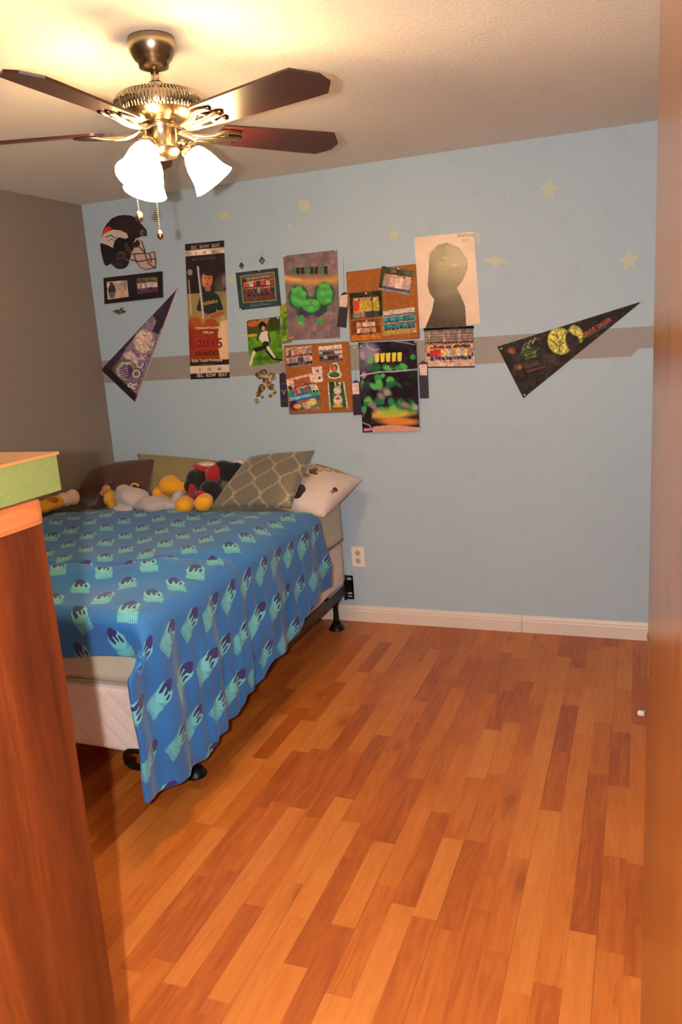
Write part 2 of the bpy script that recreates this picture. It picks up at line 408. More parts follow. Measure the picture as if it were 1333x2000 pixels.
# light kit
def shade_mat():
    mt, nt, b = new_mat('frosted glass shade, lit'); g = G(nt)
    b.inputs['Base Color'].default_value = (0.9, 0.85, 0.75, 1); b.inputs['Roughness'].default_value = 0.3
    n = g.noise(g.obj(), 20, 2)
    b.inputs['Emission Color'].default_value = (*SHADE_COLOR, 1)
    g.put(b.inputs['Emission Strength'], g.m('MULTIPLY', g.m('ADD', 0.85, g.m('MULTIPLY', n, 0.3)), SHADE_STRENGTH))
    return mt
M_SHADE = shade_mat()
for a in (30, 150, 270):
    A = math.radians(a); tilt = math.radians(34)
    d = Vector((math.cos(A), math.sin(A), 0))
    neck = Vector((HX, HY, 2.165)) + d*0.068
    bm = tube(smooth_path([Vector((HX, HY, 2.165))+d*0.03, Vector((HX, HY, 2.172))+d*0.055, neck + d*0.008 - Vector((0, 0, 0.008))], 5), 0.009, 10)
    arm = link('lamp_arm', bm, M_NICKEL, fan, True)
    axis = (d*math.sin(tilt) - Vector((0, 0, 1))*math.cos(tilt)).normalized()
    Q = Matrix.Translation(neck) @ axis.to_track_quat('Z', 'Y').to_matrix().to_4x4()
    link('shade_holder', lathe([(0.0001, -0.004), (0.02, -0.002), (0.027, 0.008), (0.028, 0.022), (0.0255, 0.022), (0.024, 0.01), (0.0001, 0.006)], 32, Q, False), M_NICKEL, fan, True)
    bm = lathe([(0.0245, 0.012), (0.0265, 0.022), (0.035, 0.035), (0.043, 0.055), (0.047, 0.075), (0.051, 0.095), (0.060, 0.114), (0.064, 0.121), (0.062, 0.122),
                (0.049, 0.097), (0.044, 0.075), (0.040, 0.055), (0.032, 0.036), (0.0235, 0.022)], 48, Q, False)
    link('lamp_shade', bm, M_SHADE, fan, True)
    link('bulb', lathe([(0.0001, 0.02), (0.012, 0.022), (0.016, 0.04), (0.026, 0.06), (0.026, 0.075), (0.016, 0.092), (0.0001, 0.097)], 24, Q, False), M_SHADE, fan, True)
M_CHAIN = plain('ball chain', (190, 165, 120), 0.3, 1.0)
def chain(x, y, z0, z1, fob):
    bm = bmesh.new(); z = z0
    add_tube(bm, [(x, y, z0), (x, y, z1)], 0.0011, 6)
    while z > z1:
        bmesh.ops.create_icosphere(bm, subdivisions=1, radius=0.0022, matrix=Matrix.Translation((x, y, z))); z -= 0.006
    c = link('pull_chain', bm, M_CHAIN, fan, True)
    if fob == 'ball': pr = [(0.0001, 0.012), (0.005, 0.01), (0.0115, 0.002), (0.013, -0.008), (0.009, -0.017), (0.0001, -0.02)]
    else: pr = [(0.0001, 0.012), (0.004, 0.01), (0.008, 0.002), (0.0095, -0.004), (0.007, -0.012), (0.0001, -0.016)]
    link('chain_fob', lathe(pr, 20, Matrix.Translation((x, y, z1)), False), M_NICKEL, c, True)
p = at_y(272, 420, HY+0.03); chain(p.x, p.y, 2.15, p.z, 'ball')
p = at_y(313, 457, HY-0.04); chain(p.x, p.y, 2.16, p.z, 'drop')

# ------------------------------------------------------------------ bed
BX0, BX1, BY0, BY1 = 0.10, 1.495, -0.035, -1.985
bf = thing('bed_frame', 'black steel bed frame on round footed legs under the box spring', 'bed frame', (0.8, -1.0, 0))
for x0, x1, xi in ((BX1-0.004, BX1, BX1-0.035), (BX0, BX0+0.004, BX0)):
    bm = bmesh.new(); add_box(bm, (x0, -1.93, 0.175), (x1, -0.04, 0.232)); add_box(bm, (min(xi, xi+0.035), -1.93, 0.175), (max(xi, xi+0.035), -0.04, 0.179))
    link('side_rail', bm, plain('brown steel rail', (50, 38, 32), 0.45, 0.5), bf)
for y in (-0.15, -1.70):
    link('cross_rail', box((BX0, y-0.015, 0.165), (BX1, y+0.015, 0.175)), M_BLACK, bf)
bm = bmesh.new(); add_tube(bm, smooth_path([(1.375, -1.96, 0.20), (1.40, -1.995, 0.20), (1.44, -2.0, 0.198), (1.475, -1.99, 0.20), (1.485, -1.93, 0.2)], 5), 0.011, 8)
add_tube(bm, smooth_path([(1.385, -1.99, 0.20), (1.392, -2.005, 0.235), (1.41, -2.012, 0.262), (1.45, -2.012, 0.268), (1.49, -2.0, 0.262)], 5), 0.009, 8)
link('mattress_retainer', bm, M_BLACK, bf, True)
for x in (BX0+0.05, BX1-0.03):
    for y in (-0.15, -1.70):
        lg = link('leg', lathe([(0.0001, 0.18), (0.022, 0.18), (0.023, 0.165), (0.0145, 0.135), (0.0135, 0.10), (0.0155, 0.06), (0.022, 0.035), (0.0001, 0.03)], 24, Matrix.Translation((x, y, 0)), False), M_BLACK, bf, True)
        link('foot_cup', lathe([(0.0001, 0.036), (0.024, 0.036), (0.036, 0.018), (0.044, 0.006), (0.045, 0), (0.0001, 0)], 32, Matrix.Translation((x, y, 0)), False), M_BLACK, lg, True)
bm = bmesh.new()
add_box(bm, (1.482, -0.045, 0.135), (1.492, -0.006, 0.275)); 
for z0, z1 in ((0.135, 0.146), (0.156, 0.163), (0.176, 0.248), (0.264, 0.275)): add_box(bm, (1.49, -0.02, z0), (1.53, -0.014, z1))
add_box(bm, (1.522, -0.02, 0.135), (1.53, -0.014, 0.275))
link('headboard_bracket', bm, M_BLACK, bf)

def quilt_mat(name, rgb, cell, depth=0.5):
    mt, nt, b = new_mat(name); g = G(nt); p = g.obj(); x, y, z = g.sep(p)
    s = g.m('ADD', x, y)
    a = g.m('SINE', g.m('MULTIPLY', g.m('ADD', s, z), PI/cell)); c = g.m('SINE', g.m('MULTIPLY', g.m('SUBTRACT', s, z), PI/cell))
    h = g.m('POWER', g.m('ABSOLUTE', g.m('MULTIPLY', a, c)), 0.35)
    col = lin(rgb); g.put(b.inputs['Base Color'], g.mix(g.noise(p, 8, 3), tuple(v*0.92 for v in col), tuple(min(1, v*1.05) for v in col)))
    b.inputs['Roughness'].default_value = 0.85
    g.put(b.inputs['Normal'], g.bump(g.m('ADD', h, g.m('MULTIPLY', g.noise(p, 120, 2), 0.15)), depth, 0.006)); return mt
def soft_box(lo, hi, r, cuts=24, lump=0.004):
    bm = bmesh.new(); add_box(bm, lo, hi)
    bmesh.ops.subdivide_edges(bm, edges=bm.edges, cuts=cuts, use_grid_fill=True)
    lo, hi = Vector(lo), Vector(hi)
    for v in bm.verts:
        q = Vector([min(max(v.co[i], lo[i]+r), hi[i]-r) for i in range(3)]); d = v.co-q
        if d.length > 1e-6: v.co = q + d.normalized()*r
        v.co += Vector((math.sin(v.co.y*17+v.co.z*9), math.sin(v.co.x*15+v.co.z*11), math.sin(v.co.x*12+v.co.y*13)))*lump
    return bm
bx = thing('box_spring', 'off white quilted box spring under the grey mattress', 'box spring', (0.8, -1.0, 0.235))
link('body', soft_box((BX0, BY1, 0.235), (BX1, BY0, 0.485), 0.022, 30, 0.002), quilt_mat('quilted off white ticking', (222, 205, 196), 0.075, 0.35), bx, True)
mt_ = thing('mattress', 'beige grey mattress on the box spring, bare at its foot', 'mattress', (0.8, -1.0, 0.487))
link('body', soft_box((BX0-0.01, BY1-0.01, 0.487), (BX1+0.02, BY0, 0.742), 0.05, 36, 0.004), quilt_mat('mattress cover fabric', (188, 184, 164), 0.4, 0.12), mt_, True)
bm = bmesh.new()
def rrect(z, o=0.0):
    r = 0.05; pts = []
    for cx, cy, a0 in ((BX1+0.02-r, BY0-r, 0), (BX0-0.01+r, BY0-r, 90), (BX0-0.01+r, BY1-0.01+r, 180), (BX1+0.02-r, BY1-0.01+r, 270)):
        for k in range(6):
            a = math.radians(a0+k*18); pts.append(Vector((cx+(r+o)*math.cos(a), cy+(r+o)*math.sin(a), z)))
    return pts+[pts[0]]
add_tube(bm, rrect(0.502, -0.006), 0.005, 8)
link('piping', bm, plain('mattress piping', (160, 150, 134), 0.8), mt_, True)

# --- duvet
def duvet_mat():
    mt, nt, b = new_mat('blue printed duvet cotton'); g = G(nt); uv = g.uv(); u, v, _ = g.sep(uv)
    # u: across (metres), v: along the bed towards the foot (metres). Rotated frame so the motifs lean.
    CU, CV = 0.172, 0.142
    col0 = g.m('FLOOR', g.m('DIVIDE', u, CU))
    vv = g.m('ADD', v, g.m('MULTIPLY', g.m('MODULO', col0, 3.0), CV/3))
    vv = g.m('ADD', vv, 5*CV)
    fu = g.m('SUBTRACT', g.m('FRACT', g.m('DIVIDE', u, CU)), 0.5); fv = g.m('SUBTRACT', g.m('FRACT', g.m('DIVIDE', vv, CV)), 0.5)
    row = g.m('FLOOR', g.m('DIVIDE', vv, CV))
    x = g.m('MULTIPLY', fu, CU/1.25); y = g.m('MULTIPLY', fv, CV/1.25)
    x = g.m('ADD', x, g.m('MULTIPLY', g.m('SUBTRACT', g.noise(uv, 22, 2), 0.5), 0.014)); y = g.m('ADD', y, g.m('MULTIPLY', g.m('SUBTRACT', g.noise(g.scale(uv, (1, -1, 1)), 25, 2), 0.5), 0.014))
    y = g.m('MULTIPLY', y, g.m('SUBTRACT', g.m('MULTIPLY', g.m('GREATER_THAN', g.white(g.comb(col0, row, 0.3)), 0.25), 0.3), -0.85))
    th = 1.05
    X = g.m('ADD', g.m('MULTIPLY', x, math.cos(th)), g.m('MULTIPLY', y, math.sin(th)))
    Y = g.m('SUBTRACT', g.m('MULTIPLY', y, math.cos(th)), g.m('MULTIPLY', x, math.sin(th)))
    def ell(cx, cy, rx, ry):
        a = g.m('DIVIDE', g.m('SUBTRACT', X, cx), rx); c = g.m('DIVIDE', g.m('SUBTRACT', Y, cy), ry)
        return g.m('LESS_THAN', g.m('ADD', g.m('MULTIPLY', a, a), g.m('MULTIPLY', c, c)), 1.0)
    def rect(x0, x1, y0, y1):
        a = g.m('MULTIPLY', g.m('GREATER_THAN', X, x0), g.m('LESS_THAN', X, x1)); c = g.m('MULTIPLY', g.m('GREATER_THAN', Y, y0), g.m('LESS_THAN', Y, y1))
        return g.m('MULTIPLY', a, c)
    n = g.noise(uv, 3.5, 2)
    base = g.mix(n, lin((24, 92, 160)), lin((34, 110, 180)))
    teal = lin((98, 182, 190)); teal2 = lin((68, 150, 172)); navy = lin((38, 34, 104))
    # X runs mostly across the bed (up the side drop): patch at the outer end, dark leaf shapes at the inner end
    c = base
    patch = rect(0.0, 0.052, -0.026, 0.026); stripes = g.m('MULTIPLY', rect(0.026, 0.064, -0.028, 0.022), g.m('GREATER_THAN', g.m('SINE', g.m('MULTIPLY', Y, 2*PI/0.0048)), -0.2))
    c = g.mix(patch, c, teal2); c = g.mix(stripes, c, teal)
    c = g.mix(ell(-0.008, 0.0, 0.034, 0.026), c, teal)
    for e in ((-0.036, 0.002, 0.016, 0.012), (-0.018, 0.013, 0.024, 0.006), (-0.014, -0.002, 0.016, 0.004), (-0.004, -0.015, 0.013, 0.004), (-0.030, -0.006, 0.010, 0.010)):
        c = g.mix(ell(*e), c, navy)
    g.put(b.inputs['Base Color'], c); b.inputs['Roughness'].default_value = 0.75; b.inputs['Sheen Weight'].default_value = 0.15
    g.put(b.inputs['Normal'], g.bump(g.m('ADD', g.noise(uv, 26, 3, 0.6, 0.5), g.m('MULTIPLY', g.noise(uv, 700, 1), 0.1)), 0.25, 0.006))
    return mt
SY0, SYF = -0.60, -2.0          # head edge and foot line of the duvet's flat part
X1 = 1.515                      # where it turns down the side
NS, NT = 260, 330
hem_y = np.array([-0.40, -0.55, -0.75, -0.90, -0.93, -1.10, -1.27, -1.32, -1.50, -1.55, -1.74, -1.80, -2.0, -2.17])
hem_z = np.array([0.37, 0.365, 0.38, 0.345, 0.30, 0.275, 0.275, 0.235, 0.25, 0.205, 0.215, 0.165, 0.175, 0.20])
S = np.linspace(0, 1, NS)
FOOT = 0.19
s_len = (SY0-SYF) + FOOT
P = np.zeros((NS, NT, 3)); UVd = np.zeros((NS, NT, 2))
T_in = X1-0.02
for i, s in enumerate(S):
    sl = s*s_len
    yy = SY0 - sl
    hz = np.interp(-max(yy, -2.17), -hem_y, hem_z)
    side = 0.80-hz
    tt = np.concatenate([np.linspace(0, T_in, int(NT*0.62), endpoint=False), np.linspace(T_in, T_in+side+0.02, NT-int(NT*0.62))])
    for j, t in enumerate(tt):
        a = max(0.0, sl-(SY0-SYF)); b = max(0.0, t-T_in)
        x = 0.02+t if b == 0 else X1; y = SY0 - min(sl, SY0-SYF)
        zt = 0.778 + 0.012*math.sin(x*5+1)*math.sin(y*4.3) + 0.006*math.sin(x*17+y*9) + 0.018*math.exp(-((x-1.36)/0.13)**2)
        zt += 0.030*math.exp(-((y+1.62+0.10*math.cos((x-0.75)*3.2))/0.10)**2)*(1 if x < 1.3 else math.exp(-((x-1.3)/0.12)**2))
        zt -= 0.014*math.exp(-((y+1.47+0.10*math.cos((x-0.75)*3.2))/0.035)**2)
        zt -= 0.02*math.exp(-((x-0.0)/0.15)**2)
        # side drop
        rr = 0.07; q = rr*PI/2
        if b > 0:
            if b < q: ex, ez = rr*math.sin(b/rr), -rr*(1-math.cos(b/rr))
            else: ex, ez = rr, -rr-(b-q)
        else: ex, ez = 0, 0
        dep = min(1.0, b/0.34)
        ph = np.interp(-y-a, [0.55, 0.93, 1.32, 1.55, 1.80, 2.17], [0, 1, 2, 3, 4, 5.2])
        fr = ph-math.floor(ph)
        wave = (fr**1.6)*1.0 if fr < 0.86 else (0.86**1.6)*(1-(fr-0.86)/0.14)
        wave = 0.5*wave + 0.25*(1+math.sin(2*PI*ph*2+0.6))*0.5
        ex += dep**1.2*0.085*wave + 0.004*math.sin(b*25+y*11)*dep
        edge_shift = 0.10*min(1, b/0.35)*math.exp(-sl/0.10) if b > 0 else 0   # head edge slants back up to the wall
        # foot drop
        rf = 0.055; qf = rf*PI/2
        if a > 0:
            if a < qf: ey, ezf = -rf*math.sin(a/rf), -rf*(1-math.cos(a/rf))
            else: ey, ezf = -rf, -rf-(a-qf)
        else: ey, ezf = 0, 0
        if a > 0: ey -= 0.018*math.sin(x*13+1)*min(1, a/0.1); ezf += 0.02*math.sin(x*9+0.4)*min(1, a/0.1)
        wgt = min(1.0, b/0.22); wgt = wgt*wgt*(3-2*wgt)
        X = x+ex; Y = y+(1-wgt)*ey+wgt*(-a) + edge_shift; Z = zt+ez+(1-wgt)*ezf
        P[i, j] = (X, Y, Z); UVd[i, j] = (t, sl)
me = grid_mesh('duvet', P, UVd)
me = evaluated(me, [('SOLIDIFY', dict(thickness=0.016, offset=-1.0)), ('SMOOTH', dict(factor=0.5, iterations=2))])
dv = link('duvet', me, duvet_mat(), None, True)
tag(dv, 'blue printed duvet spread over the bed, one long side hanging towards the floor', 'duvet')

# --- pillows
def pillow(name, tl, tr, br, bl, thick, mt, n=40, sag=0.0, pinch=0.06):
    tl, tr, br, bl = map(Vector, (tl, tr, br, bl))
    nrm = ((tr-tl).cross(bl-tl)).normalized()*-1
    V = np.zeros((2*n+2, n+1, 3)); UVp = np.zeros((2*n+2, n+1, 2))
    for side in (0, 1):
        for i in range(n+1):
            for j in range(n+1):
                u, v = j/n, i/n; U, W_ = 2*u-1, 2*v-1
                uu = 0.5+0.5*U*(1-pinch*(1-abs(W_)**2.2)*abs(U)**3*1.0); vv = 0.5+0.5*W_*(1-pinch*(1-abs(U)**2.2)*abs(W_)**3)
                p = tl*(1-uu)*(1-vv)+tr*uu*(1-vv)+br*uu*vv+bl*(1-uu)*vv
                h = (max(0, 1-U**2)*max(0, 1-W_**2))**0.42*thick/2
                h *= 1+0.06*math.sin(7*u+3*v)+0.05*math.sin(5*v-9*u)
                p = p + nrm*(h if side == 0 else -h)
                p = p - Vector((0, 0, sag*math.sin(PI*u)*(1-v)))
                r = i if side == 0 else 2*n+1-i
                V[r, j] = p; UVp[r, j] = (u*(tr-tl).length, v*(bl-tl).length)
    me = grid_mesh(name, V, UVp)
    bm = bmesh.new(); bm.from_mesh(me); bmesh.ops.remove_doubles(bm, verts=bm.verts, dist=0.0006); bmesh.ops.recalc_face_normals(bm, faces=bm.faces)
    bm.to_mesh(me); bm.free()
    return link(name, me, mt, None, True)
def lattice_mat():
    mt, nt, b = new_mat('grey satin with woven lattice'); g = G(nt); uv = g.uv(); u, v, _ = g.sep(uv)
    c = g.mix(g.noise(uv, 5, 3), lin((98, 94, 82)), lin((112, 107, 94)))
    pu, pv = 0.125, 0.17
    w = 0
    tot = None
    for sgn, off in ((1, 0.0), (-1, 0.5)):
        for d in (-0.0045, 0.0045):
            k = g.m('ADD', g.m('DIVIDE', g.m('ADD', u, d), pu), off/1.0)
            wob = g.m('MULTIPLY', g.m('SINE', g.m('MULTIPLY', v, 2*PI/pv)), 0.25*sgn)
            f = g.m('ABSOLUTE', g.m('SUBTRACT', g.m('FRACT', g.m('ADD', k, wob)), 0.5))
            l = g.m('LESS_THAN', f, 0.014)
            tot = l if tot is None else g.m('MAXIMUM', tot, l)
    brk = g.m('GREATER_THAN', g.noise(uv, 130, 2), 0.42)
    c = g.mix(g.m('MULTIPLY', tot, brk), c, lin((196, 170, 136)))
    g.put(b.inputs['Base Color'], c); b.inputs['Roughness'].default_value = 0.5; b.inputs['Sheen Weight'].default_value = 0.3
    g.put(b.inputs['Normal'], g.bump(g.m('ADD', g.m('MULTIPLY', tot, 0.5), g.noise(uv, 12, 3)), 0.2, 0.006))
    return mt
def fabric(name, rgb, rough=0.85, b1=0.3, sc=14): 
    return plain(name, rgb, rough, 0, 0.1, sc, b1, sc*2, sheen=0.2)
o = pillow('pillow', (0.04, -0.27, 0.93), (0.475, -0.27, 0.995), (0.53, -0.45, 0.81), (0.04, -0.47, 0.81), 0.16, fabric('dark brown pillowcase', (74, 42, 34)))
tag(o, 'dark brown pillow at the left end of the bed, by the grey wall', 'pillow', 'pillows at the head of the bed')
o = pillow('pillow', at_y(268, 886, -0.08), at_y(470, 905, -0.09), (0.92, -0.30, 0.80), (0.36, -0.30, 0.80), 0.13, fabric('olive pillowcase', (142, 128, 84)))
tag(o, 'olive green pillow leaning on the blue wall behind the plush toys', 'pillow', 'pillows at the head of the bed')
o = pillow('pillow', at_y(488, 891, -0.36), at_y(614, 879, -0.34), (1.455, -0.615, 0.80), (1.00, -0.60, 0.80), 0.11, lattice_mat(), pinch=0.04)
tag(o, 'square grey cushion with a wavy cream lattice pattern', 'pillow', 'pillows at the head of the bed')

# ------------------------------------------------------------------ painted sheets (posters, photos, flags) on the wall
TONE = np.array([1.12, 1.12, 1.14])
def to_lin(a):
    return np.where(a <= 0.04045, a/12.92, ((a+0.055)/1.055)**2.4)
def sheet_mat(name, rough, spec=0.5, coat=0.0, bump=0.0, bscale=6):
    mt, nt, b = new_mat(name); g = G(nt)
    at = g.node('ShaderNodeAttribute', attribute_name='Print'); g.put(b.inputs['Base Color'], at.outputs['Color'])
    b.inputs['Roughness'].default_value = rough; b.inputs['Specular IOR Level'].default_value = spec; b.inputs['Coat Weight'].default_value = coat
    b.inputs['Coat Roughness'].default_value = 0.12
    if bump: g.put(b.inputs['Normal'], g.bump(g.noise(g.obj(), bscale, 2, 0.4), bump, 0.02))
    return mt
M_MATTE = sheet_mat('matte print', 0.7, 0.3)
M_GLOSS = sheet_mat('glossy photo paper', 0.22, 0.5, 0.0, 0.10, 12)
M_SATIN = sheet_mat('satin poster paper', 0.33, 0.5, 0.0, 0.10, 7)
M_PLASTIC = sheet_mat('laminated plastic poster', 0.14, 0.5, 0.3, 0.22, 9)
M_CORK = sheet_mat('cork', 0.9, 0.1)
def vnoise(X, Y, sc, seed=0):
    r = np.random.default_rng(seed); T_ = r.random((64, 64)); x = X/sc; y = Y/sc
    xi = np.floor(x).astype(int); yi = np.floor(y).astype(int); fx = x-xi; fy = y-yi
    fx = fx*fx*(3-2*fx); fy = fy*fy*(3-2*fy)
    a = T_[xi % 64, yi % 64]; b = T_[(xi+1) % 64, yi % 64]; c = T_[xi % 64, (yi+1) % 64]; d = T_[(xi+1) % 64, (yi+1) % 64]
    return (a*(1-fx)+b*fx)*(1-fy)+(c*(1-fx)+d*fx)*fy
class Paint:
    def __init__(s, X, Y, U, V): s.X, s.Y, s.U, s.V = X, Y, U, V; s.c = np.zeros(X.shape+(3,))
    def put(s, mask, col, a=1.0):
        col = np.array(col, float)/255.0; mask = mask*1.0*a
        s.c = s.c*(1-mask[..., None])+col*mask[..., None]
    def fill(s, col): s.c[:] = np.array(col)/255.0
    def poly(s, pts, col, a=1.0): s.put(s.inside(pts), col, a)
    def inside(s, pts):
        X, Y = s.X, s.Y; r = np.zeros(X.shape, bool); n = len(pts)
        for i in range(n):
            x0, y0 = pts[i]; x1, y1 = pts[(i+1) % n]
            if y0 == y1: continue
            k = ((y0 > Y) != (y1 > Y)) & (X < (x1-x0)*(Y-y0)/(y1-y0)+x0); r ^= k
        return r
    def ell(s, cx, cy, rx, ry, col, rot=0, a=1.0, soft=0.25):
        c, q = math.cos(rot), math.sin(rot); dx, dy = s.X-cx, s.Y-cy
        d = ((dx*c+dy*q)/rx)**2+((-dx*q+dy*c)/ry)**2
        s.put(np.clip((1+soft-d)/(2*soft), 0, 1), col, a)
    def line(s, pts, w, col, a=1.0):
        for (x0, y0), (x1, y1) in zip(pts, pts[1:]):
            dx, dy = x1-x0, y1-y0; L = dx*dx+dy*dy+1e-9
            t = np.clip(((s.X-x0)*dx+(s.Y-y0)*dy)/L, 0, 1)
            d = np.hypot(s.X-x0-t*dx, s.Y-y0-t*dy)
            s.put(np.clip(w-d+0.5, 0, 1), col, a)
    def band(s, v0, v1, col, a=1.0, u0=-1, u1=2): s.put((s.V >= v0) & (s.V < v1) & (s.U >= u0) & (s.U < u1), col, a)
    def mottle(s, sc, amp, seed=1):
        n = vnoise(s.X+500, s.Y+500, sc, seed)-0.5; s.c = np.clip(s.c*(1+amp*2*n[..., None]), 0, 1)
    def blur(s, n=1):
        for _ in range(n):
            c = np.pad(s.c, ((1, 1), (1, 1), (0, 0)), 'edge')
            s.c = (c[1:-1, 1:-1]*2+c[:-2, 1:-1]+c[2:, 1:-1]+c[1:-1, :-2]+c[1:-1, 2:])/6
    def people(s, u0, u1, v0, v1, n, cols, skin=(205, 150, 115), rows=1, seed=3, scale=1.0):
        r = np.random.default_rng(seed)
        for k in range(rows):
            for i in range(n):
                u = u0+(u1-u0)*(i+0.5+0.2*(r.random()-.5))/n; vt = v0+(v1-v0)*k/(rows+0.6)+0.03*r.random(); hh = (v1-v0)/(rows if rows > 1 else 1.0)
                du = (s.U-u)/((u1-u0)/n*0.52*scale)
                col = np.array(cols[r.integers(len(cols))])*(0.8+0.3*r.random())
                s.put((np.abs(du) < 1) & (s.V > vt+0.22*hh) & (s.V < vt+hh*0.75), col)
                s.put((np.abs(du) < 0.8) & (s.V >= vt+hh*0.75) & (s.V < vt+hh), np.array((60, 60, 80))*(0.6+0.9*r.random()))
                s.put(du**2+((s.V-vt-0.13*hh)/(0.13*hh))**2 < 0.75, np.array(skin)*(0.85+0.25*r.random()))
                s.put((du**2+((s.V-vt-0.08*hh)/(0.13*hh))**2 < 0.75) & (s.V < vt+0.09*hh), (60, 40, 30))
FONT = None
def text_polys(string, bold=False):
    cu = bpy.data.curves.new('t', 'FONT'); cu.body = string; cu.size = 1.0; cu.resolution_u = 3
    if bold: cu.offset = 0.02
    o = bpy.data.objects.new('t', cu); C.objects.link(o)
    dg = bpy.context.evaluated_depsgraph_get(); dg.update()
    me = bpy.data.meshes.new_from_object(o.evaluated_get(dg)); bpy.data.objects.remove(o)
    v = [tuple(x.co[:2]) for x in me.vertices]; f = [tuple(p.vertices) for p in me.polygons]; bpy.data.meshes.remove(me)
    return v, f
def sheet(name, quad, paint, res=1.4, off=0.002, thick=0.0015, mt=None, parent=None, mask=None, texts=(), edge=None, wavy=0.0):
    """quad TL TR BR BL in photo pixels, standing off the back wall by off; res = cells per photo pixel"""
    q = np.array(quad, float)
    wpx = max(np.hypot(*(q[1]-q[0])), np.hypot(*(q[2]-q[3]))); hpx = max(np.hypot(*(q[3]-q[0])), np.hypot(*(q[2]-q[1])))
    nu = max(4, int(wpx*res)); nv = max(4, int(hpx*res))
    U, V = np.meshgrid(np.linspace(0, 1, nu+1), np.linspace(0, 1, nv+1))
    XY = (q[0]*((1-U)*(1-V))[..., None]+q[1]*(U*(1-V))[..., None]+q[2]*(U*V)[..., None]+q[3]*((1-U)*V)[..., None])
    # straight edges on the wall: interpolate wall points, not pixels
    cw = np.array([list(at_y(px, py, 0.0)) for px, py in quad])
    Wp = (cw[0]*((1-U)*(1-V))[..., None]+cw[1]*(U*(1-V))[..., None]+cw[2]*(U*V)[..., None]+cw[3]*((1-U)*V)[..., None])
    Wp[..., 1] = -off-thick
    if wavy: Wp[..., 1] -= wavy*(0.5+0.5*np.sin(U*5+V*7+1)*np.sin(V*9+U*3))
    pt = Paint(XY[..., 0], XY[..., 1], U, V); paint(pt)
    col = to_lin(np.clip(pt.c, 0, 1))*TONE
    nv1, nu1 = U.shape; idx = np.arange(nu1*nv1).reshape(nv1, nu1)
    keep = np.ones((nv, nu), bool)
    if mask is not None:
        mk = mask(pt); keep = mk[:-1, :-1] & mk[1:, :-1] & mk[1:, 1:] & mk[:-1, 1:]
    verts = Wp.reshape(-1, 3).tolist(); cols = col.reshape(-1, 3).tolist(); faces = []
    ii, jj = np.nonzero(keep)
    for i, j in zip(ii.tolist(), jj.tolist()): faces.append((int(idx[i, j]), int(idx[i+1, j]), int(idx[i+1, j+1]), int(idx[i, j+1])))
    # back and rim
    if mask is None:
        base = len(verts); rim = [idx[0, j] for j in range(nu1)]+[idx[i, nu] for i in range(1, nv1)]+[idx[nv, j] for j in range(nu-1, -1, -1)]+[idx[i, 0] for i in range(nv-1, 0, -1)]
        ec = to_lin(np.array(edge)/255.0).tolist() if edge is not None else None
        for k in rim:
            p = verts[k]; verts.append([p[0], -off, p[2]]); cols.append(ec or cols[k])
        n = len(rim)
        for k in range(n): faces.append((int(rim[k]), int(rim[(k+1) % n]), base+(k+1) % n, base+k))
        faces.append(tuple(base+k for k in range(n)))
    else:
        used = {}
        cnt = {}
        for f in faces:
            for a, b in zip(f, f[1:]+f[:1]): cnt[(a, b)] = 1
        for (a, b) in list(cnt):
            if (b, a) not in cnt:
                for k in (a, b):
                    if k not in used: used[k] = len(verts); verts.append([verts[k][0], -off, verts[k][2]]); cols.append(cols[k])
                faces.append((b, a, used[a], used[b]))
    for ti, (s_, px, py, hgt, ang, tc, *r) in enumerate(texts):
        bold = bool(r and r[0]); xs_ = r[1] if len(r) > 1 else 1.0
        tv, tf = text_polys(s_, bold)
        if not tv: continue
        base = len(verts); k = hgt/0.72; ca, sa = math.cos(ang), math.sin(ang); tcl = to_lin(np.array(tc)/255.0).tolist()
        for x, y in tv:
            x, y = x*k*xs_, y*k
            w_ = at_y(px+x*ca+y*sa, py+x*sa-y*ca, 0.0)
            verts.append([w_.x, -off-thick-wavy-0.0006-0.0003*ti, w_.z]); cols.append(tcl)
        for f in tf: faces.append(tuple(base+q_ for q_ in f))
    me = bpy.data.meshes.new(name); me.from_pydata(verts, [], faces); me.update()
    ca_ = me.color_attributes.new('Print', 'FLOAT_COLOR', 'POINT')
    cc = np.ones((len(verts), 4), np.float32); cc[:, :3] = np.array(cols); ca_.data.foreach_set('color', cc.reshape(-1))
    loose = None
    if mask is not None:
        bm = bmesh.new(); bm.from_mesh(me); bmesh.ops.delete(bm, geom=[v for v in bm.verts if not v.link_faces], context='VERTS'); bm.to_mesh(me); bm.free()
    return link(name, me, mt or M_SATIN, parent)
def ang(a, b): return math.atan2(b[1]-a[1], b[0]-a[0])

